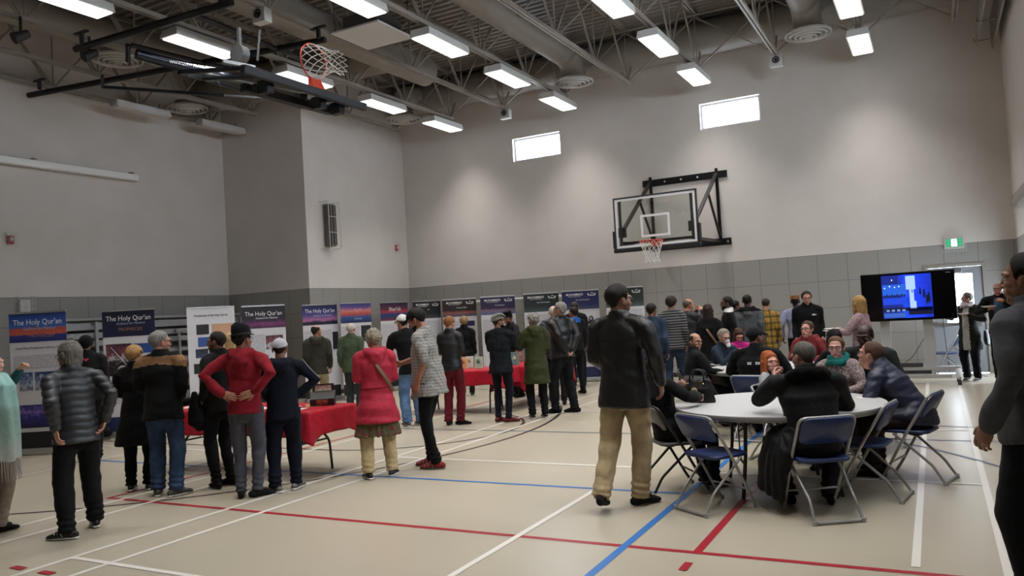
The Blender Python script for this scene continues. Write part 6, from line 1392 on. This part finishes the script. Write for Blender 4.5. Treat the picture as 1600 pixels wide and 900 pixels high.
text_mb('CREW', .035, plain('white print', '#d5d5d5', .6), P37['root'], 'back_lettering', tuple(P37['T'](-.01, -.172, .37)), (R(90), 0, 0), bold=.002) if False else None
mb = MB(); T = P37['T']
for x0, w_ in ((-.075, .05), (.02, .085)):
    for k in range(3): mb.box(x0+w_*k/3, x0+w_*(k+.75)/3, -.006, .0, .0, .034-.004*(k % 2))
mb.v = [tuple(T(v[0], -.158+v[1], .33+v[2])) for v in mb.v]; mb.build('back_logo', plain('white print', '#d5d5d5', .6), P37['root'])
seat_at('young person in glasses and a dull red sweater talking, holding a cup', -1.66, 12.25, H=1.74, w=1.0, lean=4, head=(8, 4), skin='#c09080', hair=('short', '#4f3b2d', .022, '#33251c'), glasses=True, Larm='table', Rarm=((-.10, .30, -.20), (.8, -.3, -1)), Rhand='hold', top=cloth('brick red fleece', '#6f2a2a'), hem=-.05, hood=True, sleeve=1.12, under='sweater', pants=M_blktr, lip='#7a3a36')
cup((-1.77, 11.72, .746), 'paper cup in front of the person in the red sweater', True)
seat_at('person with long black hair, back turned, beside the red sweater', -1.10, 10.35, H=1.62, w=.98, lean=2, skin=SKD, hair=('long', '#141214', .026, '#08080a', -.26), female=True, Larm='table', Rarm='table', top=cb('#161519'), hem=-.05, pants=M_blktr)
# ---- seated at the near table
NX, NY = -1.30, 7.30
P38 = person('red haired girl in a pale grey top seated beyond the near table', (-1.60, 8.58), 0, sit=True, absf=104, seat=.40, H=1.40, w=.98, lean=2, head=(34, 2), skin='#d0a08e', hair=('long', '#a8592c', .018, '#70361a', -.26), female=True, lip='#a8605a', Larm='lap', Rarm=((-.04, .22, -.18), (1, -.3, -.5)), Rhand='hold', top=[cloth('pale grey fleece', '#8d8d90'), lambda d, x, y: (np.abs(x) < .10) & (y > .02) & (d > -.1), cloth('black and green shirt', '#172019')], hem=-.05, sleeve=1.1, pants=M_blktr)
mb = MB(); mb.loft([(0, 0, .0), (.01, 0, .05), (.03, 0, .09), (.05, 0, .12)], [(.035, .03), (.04, .035), (.038, .03), (.02, .02)], 14, rnd=True); V, F, N = voxel(mb, .006, 2)
o = obj_arrays('knitted_toy', V, F, 0, stripes('green and white stripes', '#14261d', '#b7bbb6', .03, .4)); q = in_root(P38, (.03, .32, .745)); o.location = (q.x, q.y, max(.746, q.z)); tag(o, 'small green and white striped soft toy held by the red haired girl', 'toy')
P42 = person('woman in glasses with a teal scarf and speckled cardigan at the near table', (-.86, 8.48), 0, sit=True, absf=lookat(-.86, 8.48, NX, NY), seat=.44, H=1.66, w=1.04, lean=8, head=(-16, -2), skin='#c4958a', hair=('short', '#6d4a36', .018, '#3f2a1e'), glasses=True, female=True, lip='#8f4a48', Larm='table', Rarm='table', top=speck('speckled knit', '#4c3f40', '#80706e', '#a99c98', 70), hem=-.05, sleeve=1.15, under='cardigan', pants=M_blktr)
scarf(P42, cloth('teal scarf', '#17625c'))
def lastP(P, m, **k): return scarf(P, m, **k)
P41 = person('dark skinned man in a charcoal jacket and white scarf bending toward the table', (-.66, 9.42), 0, sit=True, absf=lookat(-.66, 9.42, NX, NY)-6, seat=.44, H=1.82, w=1.1, lean=12, head=(10, -14), skin=SKB, hair=('bald', '#120e0d', .006), lip='#3a201c', Larm='table', Rarm='table', top=cloth('charcoal jacket', '#2b2d2e'), hem=-.05, sleeve=1.15, pants=M_blktr)
mb = MB(); T = P41['T']; mb.loft([T(-.13, .08, .30), T(-.11, .03, .48), T(-.05, -.07, .535), T(.05, -.07, .535), T(.11, .03, .48), T(.13, .08, .30)], [(.012, .04)], 10, rnd=True); mb.build('white_scarf', cloth('white scarf', '#b5aeb0'), P41['root'])
P43 = person('grey haired man in a long black coat seated with his back to the camera', (-.90, 6.50), 0, sit=True, absf=-24, seat=.44, H=1.78, w=1.18, belly=.06, lean=10, head=(-26, -8), skin='#b08070', hair=('short', '#5f5a55', .012, '#3a3633'), glasses=True,
    Larm=((-.03, .33, .03), (.9, .1, -1)), Rarm=((-.04, .36, -.22), (1, -.2, -.6)), Lhand=('hold', (-.3, .5, .7), (-1, 0, 0)), Rhand='grip', top=cloth('black wool coat', '#141518', .6), hem=-.30, sleeve=1.26, collar=.03, pants=M_blktr, leg=1.15, legs=((-.14, .30, 0, -10), (.16, .22, 0, 15)))
mb = MB(); hz = P43['hipz']; mb.loft([(-.10, .06, hz+.06), (-.24, .08, hz-.02), (-.31, .10, hz-.20), (-.33, .12, hz-.40)], [(.14, .16), (.10, .22), (.075, .24), (.07, .22)], 22, ref=(1, 0, 0)); mb.loft([(0, -.03, hz+.12), (0, -.03, hz+.04), (0, -.01, hz-.055)], [(.20, .15), (.215, .16), (.20, .15)], 22, ref=(1, 0, 0))
V, F, N = voxel(mb, .011, 3); a = np.arctan2(V[:, 1], V[:, 0]+.25); V = wob(V+N/np.linalg.norm(N, axis=1)[:, None]*(.006*np.sin(a*9))[:, None], N, .006, 77); obj_arrays('coat_skirt', V, F, 0, cloth('black wool coat', '#141518', .6), P43['root'])
mb = MB(); T = P43['T']; mb.loft([T(math.sin(a)*.15, -.02+math.cos(a)*.12, .50-.035*math.cos(a)) for a in np.linspace(0, 6.283, 24, endpoint=False)], [(.045, .04)], 10, closed=True, ref=T.z); V, F, N = voxel(mb, .01, 2); obj_arrays('fur_collar', wob(V, N, .004, 4, (60, 60, 60)), F, 0, cloth('black plush', '#08080a', 1.0), P43['root'])
P44 = person('man in a navy quilted coat leaning on the right side of the near table', (-.20, 7.92), 0, sit=True, absf=-80, seat=.44, H=1.80, w=1.12, belly=.03, lean=34, head=(6, 12), skin='#b58570', hair=('short', '#5a3f31', .014, '#3a281f'), glasses=True, Larm=((-.04, .36, -.12), (1, -.1, -.8)), Rarm=((-.04, .38, -.12), (1, -.1, -.8)),
    top=plain('navy quilted nylon', '#1c2138', .5, var=.1, vscale=8), hem=-.28, sleeve=1.25, puff=.0045, collar=.02, pants=cloth('brown trousers', '#2c211f'), leg=1.2, legs=((-.15, .36, 0, 0), (.14, .40, 0, 0)))
P49 = person('person in black seated behind the tall man, holding the handbag', (-2.22, 6.95), 0, sit=True, absf=46, seat=.44, H=1.55, w=1.0, lean=-2, side=-12, skin='#b58a78', hair=('bob', '#17161a', .03), female=True, Rarm=((.02, .34, -.20), (1, -.3, -.5)), Larm=((-.02, .30, -.04), (1, -.2, -.8)), Rhand='flat', Lhand='grip', top=cb('#131316'), hem=-.25, sleeve=1.2, pants=M_blktr, leg=1.1, boot='sneaker', shoe=plain('black shoe', '#141416', .5))
P45 = person('blonde woman in a pink tweed jacket holding paper plates out', (-.93, 12.0), -68, 1.66, .96, head=(20, -6), skin='#c79a86', hair=('long', '#b08a55', .026, '#6e5030', -.17), female=True, Larm=((.0, .34, -.22), (.8, -.3, -1)), Rarm=((.02, .34, -.22), (.8, -.3, -1)), Lhand='flat', Rhand='flat', top=speck('pink tweed', '#5e474b', '#8f7478', '#ab9295', 80), hem=-.12, sleeve=1.1, pants=cloth('pale pink trousers', '#a08c90'))
q = in_root(P45, tuple((P45['arms'][-1][2]+P45['arms'][1][2])/2+np.array((0, .10, .02)))); plate((q.x, q.y, q.z), 'top paper plate held out by the blonde woman in tweed'); plate((q.x-.02, q.y+.03, q.z-.028), 'lower paper plate held out by the blonde woman in tweed')
P46 = person('short haired woman in glasses, dark olive parka and white scarf holding a plate', (.50, 16.15), -158, 1.60, 1.06, .03, head=(52, 2), skin='#b08a7c', hair=('short', '#6d6860', .022, '#3c3834'), glasses=True, female=True, Larm=((-.06, .22, -.16), (1, -.2, -1)), Rarm=((.14, .20, -.16), (.9, -.4, -1)), Lhand='hold', Rhand='relax', top=[cloth('dark olive parka', '#33342e'), lambda d, x, y: (np.abs(x+.005) < .062-.02*d) & (y > .05) & (d < .5), cloth('white jumper', '#a9a8a4')], hem=-.34, flare=1.15, sleeve=1.2, under='parka', pants=M_blktr, leg=1.2, boot='sneaker', shoe=plain('black shoe', '#141416', .5))
scarf(P46, cloth('white scarf', '#b5aeb0')); q = in_root(P46, tuple(P46['arms'][-1][2]+np.array((.05, .10, .03)))); plate((q.x, q.y, q.z), 'paper plate in the hand of the woman in the olive parka', .09)
mb = MB(); T = P46['T']; mb.loft([T(-.27, -.02, .02), T(-.28, -.02, -.12), T(-.28, -.02, -.2)], [(.03, .08), (.05, .12), (.04, .10)], 14, rnd=True); V, F, N = voxel(mb, .014, 2); o = obj_arrays('shoulder_bag', V, F, 0, M_bag); o.location = P46['root'].location; o.rotation_euler = P46['root'].rotation_euler; tag(o, 'black bag hanging at the side of the woman in the olive parka', 'bag')
P47 = person('white haired man in glasses eating from a plate at the far right corner', (.97, 15.72), -172, 1.76, 1.08, .05, head=(16, -4), skin='#b57c6c', hair=('short', '#b9b6b2', .014, '#8d8a86'), glasses=True, Larm=((-.08, .26, -.06), (1, -.2, -1)), Rarm=((-.03, .28, -.16), (1, -.2, -1)), Lhand='hold', Rhand='hold', top=[cloth('black jacket', '#18191c'), lambda d, x, y: (np.abs(x) < .075) & (y > .05) & (d < .5) & (d > .0), denim('chambray', '#33475c')], hem=-.10, sleeve=1.2, collar=.01, pants=M_blktr, boot='sneaker', shoe=plain('black shoe', '#141416', .5))
q = in_root(P47, tuple(P47['arms'][1][2]+np.array((-.05, .12, .03)))); plate((q.x, q.y, q.z), 'paper plate under the chin of the white haired man', .12)
mb = MB(); mb.ell((0, 0, 0), (.04, .025, .018), 12, 8); q = in_root(P47, tuple(P47['arms'][-1][2]+np.array((.03, .09, .03)))); o = mb.build('sandwich', plain('bread crust', '#b07a3c', .8, var=.15, vscale=30), None, 0, q); tag(o, 'small orange brown sandwich in the hand of the white haired man', 'food')
person('dark haired man in a grey and black softshell cut off by the right edge', (.42, 4.70), -58, 1.86, 1.12, .02, head=(-14, 2), skin='#8a604c', hair=('short', '#17130f', .020), Larm=((.10, .05, -.49), (.4, -1, 0)), Rarm='down', Lhand='relax', top=[cloth('grey softshell', '#4a4b4f', .8), lambda d, x, y: ((np.abs(x) < .15) & (y > -.09) & (d < .30)) | (y > .10), cb('#17181b')], hem=-.10, sleeve=1.14, collar=.02, pants=cloth('black jeans', '#1a1c22'), leg=1.1, boot='sneaker', shoe=plain('black shoe', '#141416', .5))
